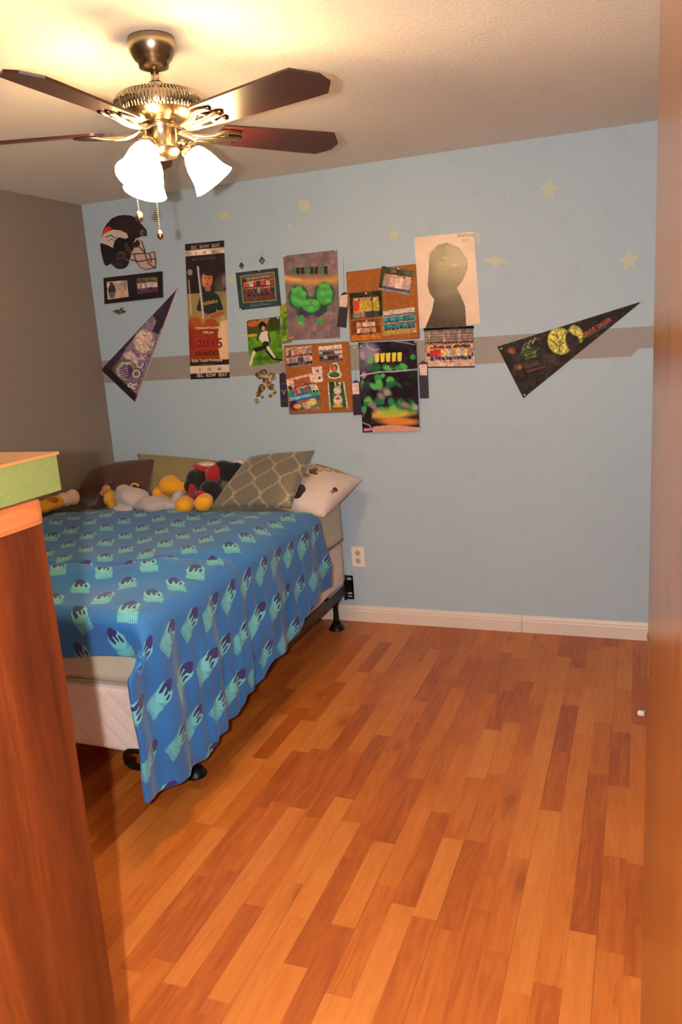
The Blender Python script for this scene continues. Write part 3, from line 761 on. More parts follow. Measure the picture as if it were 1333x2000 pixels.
# --- helmet cut-out
HS = [(209.5, 437), (220, 426), (232, 421), (244, 419.6), (258, 420.8), (266, 425), (273, 432), (281, 441), (287.6, 449), (288.8, 460.7), (278, 461.7), (266, 466), (262, 475), (264, 484),
      (258, 495), (256, 504), (252.4, 517), (247, 523), (240.7, 526), (229, 525), (217.3, 515), (213, 518), (207.6, 520), (204, 514), (201.7, 505.6), (198, 490), (196.8, 480), (198, 468), (199.8, 460.7), (203, 448)]
HM = [(262, 475), (272, 465), (279, 470), (287, 494), (303, 490), (306, 505), (306, 524), (286, 527.5), (276, 524), (268, 513), (256, 512)]
def p_helmet(p):
    p.fill((36, 28, 32)); p.mottle(8, 0.25)
    p.poly(HM, (196, 168, 150))
    p.poly(HS, (34, 27, 32)); p.ell(250, 440, 30, 16, (60, 42, 38), 0.2, 0.5, 1.0)
    p.poly([(199, 463), (206, 446), (213, 441.5), (220, 446), (208, 456), (200.5, 464)], (214, 62, 48))
    p.poly([(198, 467), (205, 456), (222, 448), (238, 450), (250, 456), (252.5, 464), (244, 466), (233, 463), (226, 470), (222, 484), (214, 479), (205, 476), (197.6, 474)], (206, 186, 172))
    p.line([(208, 463), (219, 459), (227, 465)], 0.9, (60, 50, 56)); p.line([(213, 470), (220, 466), (224, 470)], 0.7, (110, 90, 90))
    p.ell(236, 480, 12, 16, (24, 22, 26), 0.2); p.ell(239, 498, 9, 8, (84, 72, 66), 0.2, 0.8); p.ell(237, 499, 4, 4, (40, 32, 32))
    p.line([(246, 476), (250, 488), (258, 494)], 0.8, (110, 96, 100)); p.line([(249, 474), (254, 486), (260, 491)], 0.7, (100, 86, 92))
    p.line([(229, 505), (246, 506), (256, 510)], 0.8, (120, 104, 104)); p.ell(231, 516, 11, 6, (56, 50, 56), 0.1, 0.7)
    p.ell(280, 454, 5, 6, (110, 90, 96)); p.ell(282, 455, 2, 3, (50, 40, 46)); p.ell(267, 475, 8, 8, (42, 32, 34))
    B = (62, 46, 48)
    for l in ([(256, 496), (286, 494.6), (303, 491), (305.5, 505), (305.5, 524)], [(234, 505.6), (252, 505.6), (274, 510.6), (305, 504.6)],
              [(264, 496), (268, 511), (276, 523), (286, 527), (304, 523)], [(272, 480), (284, 492), (287.6, 504), (292.5, 515.5), (303, 522)],
              [(278, 468), (285, 490), (291.5, 493), (296.4, 503), (296.4, 512.5)]): p.line(l, 1.1, B)
hb = [(192, 416), (310, 416), (310, 531), (192, 531)]
o = sheet('helmet_cutout', hb, p_helmet, 1.6, 0.0, 0.005, M_GLOSS, mask=lambda p: p.inside(HS) | p.inside(HM))
tag(o, 'dark football helmet cutout with an orange streak and face guard, above the black plaque', 'wall cutout')

# --- plaque with two pictures
q = [(205, 543), (318, 530), (319.5, 581), (207, 594)]
pl = thing('photo_plaque', 'black plaque holding two small pictures under the helmet cutout', 'plaque', tuple(at_y(207, 594, 0)))
def p_black(p): p.fill((30, 24, 28)); p.mottle(6, 0.15)
sheet('backing', q, p_black, 0.8, 0.0, 0.014, M_GLOSS, pl, edge=(20, 18, 20))
def p_a(p):
    p.fill((206, 178, 158)); p.mottle(7, 0.18, 4); p.ell(222, 569, 7, 14, (48, 46, 56)); p.ell(221, 555, 3.5, 4, (70, 60, 62)); p.poly([(212, 572), (252, 566), (254, 580), (213, 586)], (200, 158, 132), 0.4)
    p.line([(236, 557), (246, 553), (248, 566)], 0.8, (120, 110, 120))
sheet('picture', [(211.5, 550.5), (251.5, 547.6), (254.4, 579.5), (213.4, 585.6)], p_a, 1.4, 0.0145, 0.0008, M_GLOSS, pl)
def p_b(p):
    p.fill((112, 98, 70)); p.mottle(5, 0.35, 5); p.band(0.45, 1, (90, 72, 82)); p.people(0.02, 0.98, 0.25, 0.8, 8, [(200, 190, 190), (180, 170, 176)], seed=5); p.band(0.84, 1, (112, 34, 50))
sheet('picture', [(269, 543.7), (310, 540.7), (311.5, 570), (272, 574)], p_b, 1.4, 0.0145, 0.0008, M_GLOSS, pl)

# --- small grey fish shaped sticker
fs = [(219, 608), (226, 604.5), (234, 604), (238, 599.5), (243, 601), (240, 605), (247, 607.5), (243, 612), (234, 614.5), (226, 612.5)]
o = sheet('wall_sticker', [(216, 597), (250, 597), (250, 617), (216, 617)], lambda p: (p.fill((92, 84, 76)), p.mottle(4, 0.5)), 2, 0.0, 0.002, M_MATTE, mask=lambda p: p.inside(fs))
tag(o, 'small grey brown fish shaped sticker below the black plaque', 'sticker')

# --- purple baseball pennant
PT, PL_, PB = (348, 563), (198, 722), (265, 786)
def p_rock(p):
    p.fill((58, 44, 62)); p.mottle(10, 0.3)
    p.poly([(300, 612), (320, 640), (265, 786), (236, 758), (225, 720), (250, 676)], (132, 112, 134)); 
    p.ell(284, 664, 19, 23, (214, 186, 164), 0.2); p.poly([(244, 690), (258, 682), (276, 700), (262, 716), (248, 706)], (206, 178, 168))
    p.ell(246, 722, 24, 23, (104, 92, 74), 0); p.ell(247, 723, 18, 18, (190, 172, 158)); p.ell(249, 724, 14.5, 15, (84, 62, 104))
    for k in range(5): p.line([(237, 716+k*5), (251, 712+k*5)], 0.9, (190, 176, 168))
    p.line([(241, 712), (246, 707), (250, 709), (258, 705)], 1.0, (224, 214, 206))
    p.poly([PL_, PB, (270, 772), (207, 711)], (36, 30, 30)); p.poly([PT, (312, 650), (300, 645), (322, 590)], (50, 40, 60))
    p.mottle(3, .2, 12); p.blur(1); p.line([PB, PT], 1.3, (196, 160, 134)); p.line([PL_, PT], 0.8, (60, 52, 74))
A = ang((265, 786), (348, 563))
tx = []
for ch, (x, y), h in (('R', (264.5, 762), 17), ('O', (271.5, 741), 16), ('C', (278, 722), 14.5), ('K', (284, 704.5), 13), ('I', (290, 687.5), 11.5), ('E', (292.6, 680), 10.5), ('S', (297, 668), 9.5)):
    tx.append((ch, x+1.5, y+1.0, h*1.14, A, (52, 36, 74), True)); tx.append((ch, x, y, h, A, (222, 208, 200), True))
o = sheet('pennant', [PL_, PT, PT, PB], p_rock, 1.1, 0.0, 0.003, M_MATTE, texts=tx)
tag(o, 'purple baseball pennant with its point up, lettered along one side', 'pennant')

# --- ticket banner
def p_ticket(p):
    p.fill((40, 32, 30))
    p.band(0, .046, (30, 22, 30)); p.band(.046, .088, (222, 196, 170)); p.band(.088, .40, (40, 32, 30)); p.mottle(14, 0.25, 9)
    p.band(.36, .60, (158, 134, 78)); p.ell(430, 560, 10, 22, (120, 106, 90), 0, .6, .8)
    p.band(.60, .86, (150, 60, 22)); p.poly([(432, 626), (446, 622), (449, 700), (431, 700), (424, 660)], (222, 182, 142)); p.ell(437, 660, 9, 40, (228, 190, 148), 0, .8, .8)
    p.ell(372, 530, 5, 6, (190, 170, 150), 0, .8); p.ell(439, 545, 5, 12, (150, 140, 128), 0, .7, .8)
    p.poly([(385, 600), (392, 575), (402, 566), (416, 566), (428, 574), (434, 590), (437, 602), (428, 604), (424, 600), (424, 606), (400, 614), (392, 604), (388, 606)], (24, 46, 42))
    p.ell(406, 544, 10.5, 17, (196, 112, 78)); p.ell(399, 546, 4, 12, (228, 160, 112), 0, .7, .8); p.ell(409, 530, 11, 6.5, (46, 30, 26)); p.ell(407, 562, 6, 5, (178, 96, 66))
    p.ell(401, 541, 2.2, 1.2, (70, 34, 28)); p.ell(410, 541, 2.2, 1.2, (70, 34, 28)); p.ell(406, 553, 3.2, 1.1, (130, 50, 42))
    p.ell(425, 612, 14, 5, (170, 90, 58), -.3); p.ell(400, 613, 8, 5, (176, 92, 60), .4)
    p.ell(382, 633, 14, 17, (176, 84, 30)); p.ell(413, 635, 15, 16, (170, 76, 26)); p.poly([(370, 640), (426, 640), (428, 692), (371, 696)], (150, 52, 20)); p.ell(372, 660, 7, 30, (120, 40, 18), 0, .6, .8)
    p.line([(387.5, 520), (392, 560), (398, 618)], 1.9, (206, 190, 180)); p.line([(389.5, 520), (394, 560), (399, 600)], .7, (120, 110, 130))
    p.line([(369.5, 545), (374, 610)], 1.6, (206, 184, 156), .7)
    p.band(.86, .897, (32, 26, 30)); p.band(.897, .957, (224, 196, 168)); p.band(.957, 1.1, (26, 24, 34))
tq = [(362, 477), (438, 469.5), (449, 738), (373, 741)]
a0 = ang(tq[0], tq[1]); a1 = ang(tq[3], tq[2])
tx = [('SEC  ROW  SEAT', 374, 487, 6.4, a0, (200, 176, 150), True, .86), ('2      10      64', 382, 498, 6, a0, (60, 50, 56), True, .8), ('SEC  ROW  SEAT', 376, 510, 4.6, a0, (130, 116, 106), False, 1.0),
      ('Athletics', 396, 597, 7.5, -.22, (220, 170, 70), True, .85), ("TONIGHT'S GAME", 383, 643.5, 4.6, a1, (236, 216, 190), True, .92), ('7:00 pm', 397, 651.5, 4.6, a1, (236, 216, 190), True),
      ('2015', 382.5, 681, 20, a1, (214, 92, 92), True, .98), ('2015', 383.5, 680, 18, a1, (142, 26, 38), True, 1.06), ('ATHLETICS', 382, 695, 8, a1, (64, 40, 26), True, .86),
      ('Eglin Youth Programs', 376, 707.5, 6, a1, (220, 206, 190), True, .82), ('ADMISSION', 390, 715, 4.2, a1, (140, 96, 70), True), ('2      10      64', 390, 724.5, 6, a1, (70, 56, 56), True, .9),
      ('SEC  ROW  SEAT', 386, 736.6, 7, a1, (214, 196, 176), True, .82)]
o = sheet('ticket_banner', tq, p_ticket, 1.3, 0.0, 0.003, M_SATIN, texts=tx)
tag(o, 'tall banner printed like a game ticket, with a player holding a bat', 'banner')

# --- team photo in teal mat
q = [(461, 533), (543, 523), (550, 597), (469, 606)]
def p_mat(p): p.fill((42, 66, 74)); p.mottle(8, .2); p.line([(471, 540), (536, 531.5), (540.5, 586), (476.5, 591), (471, 540)], .9, (176, 150, 90))
fr = thing('matted_team_photo', 'group photo in a dark teal mat with a gold line, above the batter photo', 'photo', tuple(at_y(469, 606, 0)))
sheet('mat_board', q, p_mat, 1.1, 0.0, 0.004, M_SATIN, fr, texts=[('Class Photo', 490, 599.5, 5, ang(q[3], q[2]), (150, 160, 150), False, 1.2)])
def p_team(p):
    p.fill((128, 104, 88)); p.mottle(6, .25); p.band(0, .3, (150, 128, 104)); p.band(.75, 1, (112, 60, 48)); p.people(0, 1, .12, .9, 9, [(190, 70, 60), (200, 170, 150), (90, 96, 120), (120, 60, 60), (60, 60, 70)], rows=2, seed=8); p.mottle(2, .3, 8); p.blur(2)
    p.ell(479, 548, 3.5, 4.5, (60, 50, 60)); 
sheet('picture', [(475, 543), (533.6, 535), (537.5, 583), (480, 587.5)], p_team, 1.6, .0045, .0008, M_GLOSS, fr)

# --- photo of batter
q = [(482, 626), (547, 618), (553.5, 707), (488, 716)]
def p_bat(p):
    p.fill((88, 138, 34)); p.mottle(7, .25); p.band(0, .30, (70, 74, 34)); p.ell(495, 632, 12, 6, (200, 100, 50), -.2, .9); p.ell(517, 626, 12, 7, (214, 132, 84), -.1, .8); p.ell(535, 632, 11, 12, (56, 62, 30)); p.ell(492, 655, 12, 2.5, (196, 164, 50), -.1)
    p.ell(513, 636, 7, 8, (28, 26, 28)); p.ell(515, 641, 3.4, 4.4, (206, 160, 130)); p.poly([(511, 649), (521, 645), (528, 655), (527, 668), (514, 670), (506, 660)], (222, 206, 190)); p.line([(507, 650), (503, 664)], 1.6, (54, 46, 50)); p.line([(525, 652), (528, 668)], 1.6, (54, 46, 50))
    p.ell(520, 672, 7, 6, (34, 36, 44)); p.poly([(494, 680), (518, 674), (524, 680), (500, 688)], (34, 30, 32)); p.line([(524, 678), (537, 700)], 2.6, (226, 208, 188)); p.line([(520, 684), (534, 700)], 2.2, (40, 34, 36)); p.line([(497, 688), (489, 712)], 3.0, (226, 206, 184)); p.line([(537, 701), (550, 703)], 2, (40, 34, 40))
    p.ell(512, 700, 16, 4, (58, 96, 24), 0, .8, .8)
o = sheet('photo_print', q, p_bat, 1.5, 0.0, .001, M_GLOSS); tag(o, 'photo of a ball player lunging on green grass, beside the tall ticket banner', 'photo', 'photos pinned to the wall')
def p_grn(p): p.fill((104, 132, 46)); p.mottle(6, .3); p.band(0, .2, (148, 150, 50)); p.ell(556, 640, 5, 12, (60, 96, 34), 0, .7, .8)
o = sheet('photo_print', [(546, 594), (566, 591), (571, 669), (551.5, 672)], p_grn, 1.3, 0.0, .001, M_GLOSS); tag(o, 'narrow green strip of a photo showing from under the mauve poster', 'photo', 'photos pinned to the wall')

# --- mauve poster with green shapes
def p_mauve(p):
    p.fill((128, 106, 108)); p.mottle(12, .16, 2); p.mottle(4, .1, 3)
    d = p.Y-(549-((p.X-610)/60.0)**2*7); p.put(np.exp(-(d/8.0)**2), (220, 152, 70), .85); p.put(np.exp(-((d+2)/3.5)**2)*(p.X < 590), (240, 190, 110), .6)
    for i, x in enumerate(range(571, 642, 9)): p.poly([(x, 523-(x-571)*.05), (x+7, 522-(x-571)*.05), (x+7, 534), (x, 535)], (38, 34, 34) if i % 3 else (64, 130, 54))
    G1, G2, GD = (70, 158, 74), (96, 190, 96), (28, 76, 44)
    for c in ((584, 580, 18, 22), (635, 574, 18, 22), (609, 596, 20, 16), (594, 606, 13, 12), (626, 602, 13, 12)): p.ell(c[0], c[1], c[2]+1.5, c[3]+1.5, GD, 0)
    for c in ((584, 580, 16, 20), (635, 574, 16, 20), (609, 596, 18, 14)): p.ell(c[0], c[1], c[2], c[3], G1, 0)
    for x, y in ((576, 566), (586, 562), (594, 572), (578, 584), (588, 590), (630, 556), (640, 556), (645, 570), (632, 572), (643, 586), (600, 590), (618, 590), (609, 602)): p.ell(x, y, 6.5, 5, G2, .3, .8, .5)
    p.ell(596, 612, 9, 6, (70, 44, 96), .5); p.ell(624, 612, 9, 6, (70, 44, 96), -.5); p.ell(590, 622, 6, 8, G1, .2); p.ell(627, 626, 7, 6, G1, 0); p.ell(589, 630, 6, 3, G2)
    p.ell(577, 612, 8, 16, (96, 80, 92), .5, .6, .8); p.ell(645, 612, 12, 3, (160, 142, 138), 0, .6, .8)
    p.poly([(566, 657), (576, 656.5), (576, 661), (566, 661.5)], (206, 110, 110))
pm = [(554, 500), (659.5, 488), (665.5, 660), (565, 665)]
o = sheet('poster', pm, p_mauve, 1.3, .0015, .0012, M_SATIN, wavy=.002); tag(o, 'mauve poster with an orange band and green and purple rounded shapes', 'poster')

# --- cork boards
def cork_board(q, label):
    t = thing('cork_board', label, 'cork board', tuple(at_y(q[3][0], q[3][1], 0)))
    def p_c(p): p.fill((158, 94, 48)); p.mottle(1.4, .07, 6); p.mottle(5, .05, 7)
    sheet('cork_panel', q, p_c, 1.2, 0.0, .010, M_CORK, t, edge=(140, 84, 44))
    def P3(a, k): return at_y(a[0], a[1], -k)
    bm = bmesh.new()
    for a, b in zip(q, q[1:]+q[:1]): add_tube(bm, [P3(a, .006), P3(b, .006)], .0045, 6)
    link('rim', bm, plain('board rim', (150, 98, 58), .5), t, True)
cork_board([(678, 533), (811.5, 517), (819, 660), (686, 667)], 'cork board between the blue ribbons and the silhouette poster, four photos on it')
cork_board([(556, 676.5), (681, 668), (690, 803), (567, 808)], 'lower cork board with a small badge and a costume photo on it')
CK = .0115
def photo(q, fn, label, off=CK, mt=None, res=1.6, group='photos pinned to the wall', texts=(), **kw):
    o = sheet('photo_print', q, lambda p: (fn(p), p.mottle(2.0, .22, 33), p.blur(2)), res, off, .0008, mt or M_GLOSS, texts=texts, **kw); tag(o, label, 'photo', group); return o
def f(p): p.fill((46, 58, 38)); p.mottle(7, .4); p.ell(772, 545, 6, 22, (216, 168, 80), -.1, .6, .9); p.people(.1, .95, .2, 1.0, 4, [(214, 180, 160), (200, 190, 196), (190, 160, 150)], seed=4, scale=1.1); p.band(.9, 1.1, (160, 160, 176), .7)
photo([(748, 520), (811, 529), (801, 577), (741, 566)], f, 'tilted family photo at the top of the upper cork board')
def f(p): p.fill((40, 52, 34)); p.mottle(7, .4); p.people(.08, .9, .12, .95, 4, [(196, 66, 50), (226, 92, 60), (206, 178, 60), (150, 130, 140)], seed=14); p.poly([(692, 608), (714, 605), (716, 620), (692, 622)], (206, 160, 130), .6)
photo([(684, 573), (747, 567), (750, 617), (687, 624)], f, 'photo of children in red and yellow shirts on the upper cork board')
def f(p): p.fill((120, 66, 28)); p.mottle(6, .3); p.band(.7, 1.1, (190, 116, 44)); p.people(.2, .85, .05, .8, 6, [(214, 150, 120), (190, 110, 90), (220, 190, 170)], rows=2, seed=6)
photo([(687, 627), (743, 622), (746, 661), (689, 666)], f, 'warm brown group photo in the lower corner of the upper cork board')
def f(p): p.fill((112, 120, 70)); p.mottle(5, .4); p.band(0, .2, (190, 184, 170)); p.band(.62, 1.1, (176, 144, 76)); p.people(.03, .97, .18, .86, 8, [(60, 140, 160), (50, 120, 140)], rows=2, seed=9)
photo([(748, 608), (811, 600), (816, 649), (750, 656)], f, 'team photo in turquoise shirts on the upper cork board')
# lower board
def f(p): p.fill((150, 118, 104)); p.mottle(5, .3); p.people(0, 1, .0, 1.0, 9, [(150, 150, 176), (190, 130, 120), (206, 190, 186), (90, 76, 96), (210, 150, 140)], rows=2, seed=21); p.band(0, .05, (220, 196, 176)); 
photo([(559, 681), (611, 675), (612.5, 713), (563, 718.5)], f, 'crowded group photo in the top left corner of the lower cork board')
def f(p): p.fill((110, 92, 92)); p.band(0, .32, (222, 204, 188)); p.people(0, 1, .25, 1.0, 6, [(90, 66, 70), (200, 190, 190), (60, 56, 66)], rows=2, seed=31)
photo([(624, 677), (669, 672.5), (671.5, 704), (627, 706.5)], f, 'small dark group photo in the top right corner of the lower cork board')
def f(p): p.fill((228, 204, 192)); p.ell(622, 724, 3, 3.5, (150, 90, 76)); p.ell(626, 738, 2.6, 3, (90, 60, 66)); p.ell(619, 731, 1.6, 1.6, (180, 140, 130))
photo([(611, 717), (630.5, 715), (633, 745), (616, 747)], f, 'small pale card with three dark spots on the lower cork board', CK)
def f(p):
    p.fill((216, 182, 148)); p.poly([(575, 741), (607, 735), (610, 750), (578, 757)], (168, 92, 66)); p.mottle(5, .15)
    p.people(.12, .98, .42, .86, 9, [(190, 60, 60), (60, 140, 146), (220, 120, 130), (200, 200, 190)], seed=12); p.ell(571, 768, 7, 8, (50, 130, 130)); p.ell(569, 757, 3.5, 4, (60, 44, 40))
    p.band(.86, 1.1, (110, 186, 210)); p.band(.86, 1.1, (60, 160, 90), 1, .72, 1)
photo([(561, 741), (611, 728), (628, 770), (568, 783)], f, 'bright photo of a group before a brick red sign on the lower cork board', CK+.001)
def f(p): p.fill((110, 104, 92)); p.mottle(6, .25); p.ell(575, 790, 8, 10, (70, 30, 40), 0, .9, .6); p.ell(583, 793, 8, 5, (214, 150, 90)); p.ell(602, 790, 9, 8, (206, 170, 150)); p.ell(598, 782, 6, 4, (180, 96, 60)); p.ell(613, 784, 7, 8, (226, 206, 110)); p.band(.0, .12, (50, 90, 170))
photo([(567, 781), (626, 772), (628.5, 800), (568.5, 803.5)], f, 'colourful picture below the brick red sign photo, at the bottom of the lower cork board', CK)
bs = [(641, 731), (646, 725), (648, 714), (652, 708), (660, 708), (664, 714), (666, 725), (670, 730), (668, 737), (655, 740), (644, 738)]
def f(p): p.fill((226, 214, 200)); p.ell(655, 731.5, 11, 5.5, (70, 112, 40)); p.ell(655, 718, 6.5, 8, (80, 84, 60)); p.ell(655, 720, 3.5, 6, (220, 110, 60)); p.ell(655, 734, 9, 2, (60, 76, 70))
o = sheet('paper_badge', [(638, 704), (673, 704), (673, 743), (638, 743)], f, 2.2, CK, .001, M_SATIN, mask=lambda p: p.inside(bs)); tag(o, 'bell shaped white edged paper badge on the lower cork board', 'badge')
def f(p):
    p.fill((50, 84, 54)); p.mottle(6, .3); p.band(0, 1.1, (70, 84, 66), .6, .55, 1); p.ell(661, 762, 7.5, 8, (226, 198, 176)); p.ell(657, 750, 1.7, 6, (224, 196, 170), -.2); p.ell(666, 750, 1.7, 6, (224, 196, 170), .2)
    p.ell(662, 781, 9, 10, (216, 196, 180)); p.ell(662, 778, 4, 3, (140, 110, 96)); p.ell(662, 794, 10, 5, (226, 160, 50)); p.band(.94, 1.1, (80, 110, 50)); p.band(0, 1.1, (222, 216, 200), 1, -.1, .06); p.band(0, 1.1, (200, 216, 206), 1, .92, 1.1)
photo([(642, 746), (674, 744.5), (682, 797), (646, 800)], f, 'photo of someone in a pale costume in the bottom corner of the lower cork board')

# --- silhouette poster
SIL = [(840, 494), (856, 478), (874, 473.5), (898.6, 483), (914, 505), (914.5, 525), (905, 548), (894, 561.5), (903, 579.5), (910, 597.5), (912, 637), (831, 641), (844.6, 606.5), (849, 584), (840, 572), (836, 557), (838, 530)]
ps = [(810, 464), (926, 452.5), (938.5, 632), (820, 641)]
M_FOIL = sheet_mat('crumpled foil print', 0.26, 0.6, 0.0, 0.10, 9)
sp = thing('silhouette_poster', 'pale poster with a dark shiny head silhouette, hung above the framed class photo', 'poster', tuple(at_y(831, 641, 0)))
def f(p): p.fill((226, 196, 172)); p.mottle(20, .03)
sheet('paper', ps, f, .7, 0.0, .0012, M_SATIN, sp, texts=[('Anthony', 894, 463.5, 7.5, -.06, (120, 100, 84), False, .9), ('2015', 902, 473, 6.0, -.06, (160, 136, 112), False)], wavy=.002)
def f(p): p.fill((66, 50, 42)); p.mottle(2.2, .10, 8); p.ell(872, 503, 6, 2.2, (120, 90, 60), .2); p.ell(862, 514, 6, 3, (120, 90, 60)); p.ell(889, 517, 6, 3, (120, 90, 60)); p.line([(852, 546), (862, 543), (876, 540)], 1.6, (50, 34, 26))
sheet('head_silhouette', [(826, 470), (918, 470), (918, 642), (826, 642)], f, 1.3, .0042, .0008, M_FOIL, sp, mask=lambda p: p.inside(SIL))

# --- class photo with dark strips
cq = [(829, 643), (925, 639), (928, 716), (833, 717)]
def f(p):
    p.fill((116, 96, 90)); p.mottle(5, .2)
    for v in (.1, .17, .24, .31, .38, .45): p.band(v, v+.02, (176, 156, 150))
    for x in (839, 869, 898): p.line([(x, 644), (x+1, 684)], .9, (206, 166, 120))
    p.band(.6, 1.1, (206, 172, 154)); p.people(.02, .99, .34, .72, 13, [(54, 50, 66), (70, 66, 84), (220, 150, 140), (214, 190, 90), (170, 50, 60), (206, 186, 190)], seed=17); p.people(.1, .95, .46, .80, 11, [(216, 150, 140), (200, 60, 60), (214, 190, 120), (190, 180, 196)], seed=19); p.mottle(2, .3, 8); p.blur(2)
ct = thing('class_photo', 'framed class photo with dark bars along its top and bottom, below the silhouette', 'photo', tuple(at_y(833, 717, 0)))
sheet('picture', cq, f, 1.5, 0.0, .003, M_GLOSS, ct, texts=[('Kindergarten', 860, 708, 4.5, 0, (120, 100, 110), False, 1.1)])
bm = bmesh.new(); add_tube(bm, [at_y(828, 643.5, -.006), at_y(926, 638.5, -.006)], .006, 8); link('top_bar', bm, M_BLACK, ct, True)
bm = bmesh.new(); add_tube(bm, [at_y(834, 717.5, -.004), at_y(928, 716.5, -.004)], .003, 8); link('bottom_bar', bm, M_BLACK, ct, True)

# --- green and black laminated poster
gq = [(702, 669), (815, 665), (822, 840), (711, 844)]
def p_green(p):
    p.fill((38, 32, 44)); p.mottle(9, .35, 2); p.ell(722, 690, 22, 22, (150, 142, 164), .2, .9, .6); p.ell(712, 712, 12, 14, (110, 100, 130), 0, .7, .7)
    for i, x in enumerate(range(735, 780, 11)): p.poly([(x, 690-i*.5), (x+9, 689-i*.5), (x+8, 706-i*.5), (x+1, 707-i*.5)], (226, 204, 74))
    r = np.random.default_rng(5)
    for k in range(70):
        x, y = 706+r.random()*108, 688+r.random()*118
        if 706 < y < 712 or (734 < x < 786 and y < 712): continue
        if r.random() < .75: p.ell(x, y, 4+r.random()*8, 3+r.random()*6, [(60, 160, 84), (96, 190, 90), (38, 110, 66), (44, 140, 90)][r.integers(4)], r.random()*3, .9, .5)
        else: p.ell(x, y, 4+r.random()*6, 3+r.random()*5, [(100, 80, 120), (190, 150, 160), (60, 50, 70)][r.integers(3)], r.random()*3, .8, .5)
    p.ell(803, 750, 14, 44, (34, 30, 36), .2, .85, .6); p.ell(716, 760, 9, 18, (52, 46, 60), .3, .8, .6)
    for x, y in ((730, 790), (748, 772), (795, 790), (740, 800), (720, 806), (760, 765)): p.ell(x, y, 9, 6, (178, 142, 150), .5, .7, .6)
    p.ell(765, 808, 46, 9, (220, 190, 70), -.05, .9, .6); p.ell(782, 822, 40, 8, (226, 138, 62), .03, .95, .6); p.ell(770, 800, 22, 8, (130, 190, 80), 0, .7, .7)
    p.poly([(732, 832), (770, 828), (822, 834), (822, 841), (730, 844)], (206, 148, 134)); p.ell(720, 820, 8, 26, (36, 30, 34), .2); p.poly([(713, 836), (728, 835), (729, 840), (714, 841)], (214, 140, 140))
    p.line([(703, 733), (722, 729), (745, 725), (775, 724), (817, 720)], 1.2, (220, 214, 222), .8)  # long pale streak is glare on the plastic, painted into the print
    p.line([(718, 670), (722, 678), (732, 683), (744, 681)], .8, (214, 210, 220), .7); p.line([(711, 824), (724, 829), (734, 842)], .8, (220, 214, 214), .8); p.line([(776, 667), (795, 669), (812, 673)], 1.0, (200, 196, 210), .7)  # shorter glare curves, painted in the same way
o = sheet('poster', gq, p_green, 1.3, 0.0155, .001, M_PLASTIC, wavy=.003); tag(o, 'creased shiny poster with green shapes on black and yellow bars near its top', 'poster')

# --- ribbons
M_STRING = plain('ribbon cord', (170, 130, 90), .6)
M_NAVY = plain('navy satin ribbon', (42, 34, 52), .4, var=.15, sheen=.3)
def ribbon(pts, lab, cord, label, off=.003, letters=()):
    q = [at_y(x, y, -off) for x, y in pts]
    t = thing('award_ribbon', label, 'ribbon', tuple(q[-1]), 'award ribbons')
    bm = bmesh.new(); a = [bm.verts.new(v) for v in q]; b = [bm.verts.new(v+Vector((0, -.0015, 0))) for v in q]; n = len(q)
    bm.faces.new(a); bm.faces.new(list(reversed(b)))
    for i in range(n): bm.faces.new((a[i], a[(i+1) % n], b[(i+1) % n], b[i]))
    bmesh.ops.recalc_face_normals(bm, faces=bm.faces); link('strip', bm, M_NAVY, t)
    if lab: sheet('label_card', lab, lambda p: (p.fill((226, 196, 176)), p.mottle(3, .1), [p.line([(lab[0][0]+3, lab[0][1]+6+5*k), (lab[1][0]-3, lab[1][1]+6+5*k)], .4, (150, 120, 116), .6) for k in range(4)]), 1.5, off+.0016, .0004, M_MATTE, t)
    link('cord', tube([at_y(x, y, -off-.002) for x, y in cord], .0012, 6), M_STRING, t)
    if letters:
        sheet('lettering', [(pts[0][0]+3, pts[0][1]+8), (pts[2][0]-3, pts[2][1]+8), (pts[3][0]-3, pts[3][1]-8), (pts[4][0]+3, pts[4][1]-8)], lambda p: p.fill((46, 42, 62)), .6, off+.0012, .0004, M_MATTE, t, texts=letters)
ribbon([(667, 574), (673, 570), (682, 573), (677, 640.5), (658, 638)], [(667.5, 577), (680.5, 575), (679, 600), (664.5, 599)], [(671, 500), (672.5, 571)], 'dark award ribbon hanging on a long cord beside the mauve poster', .004)
ribbon([(689, 747), (695, 742), (703, 746), (708, 810), (691, 811)], [(689.5, 748), (702.5, 747), (704, 769), (690.5, 770)], [(693, 680), (695.5, 743)], 'dark award ribbon between the lower cork board and the creased poster', .012)
ribbon([(818, 711), (826, 704), (836, 708), (838.5, 778), (821, 778)], [(819.5, 712), (835, 711), (835.5, 733), (821.5, 733)], [(833, 684), (829, 706)], 'dark award ribbon at the right edge of the creased poster, under the class photo', .005)
ribbon([(546, 731), (553, 727), (560, 731), (563.5, 795), (549, 795)], None, [(552, 706), (553, 728)], 'navy award ribbon with faint lettering, left of the lower cork board', .003,
       letters=[('1st', 550, 751, 6, .0, (100, 92, 110), True), ('V', 551, 771, 11, 0, (150, 140, 150), True), ('VPK', 552, 786, 4, 0, (110, 100, 96), False)])
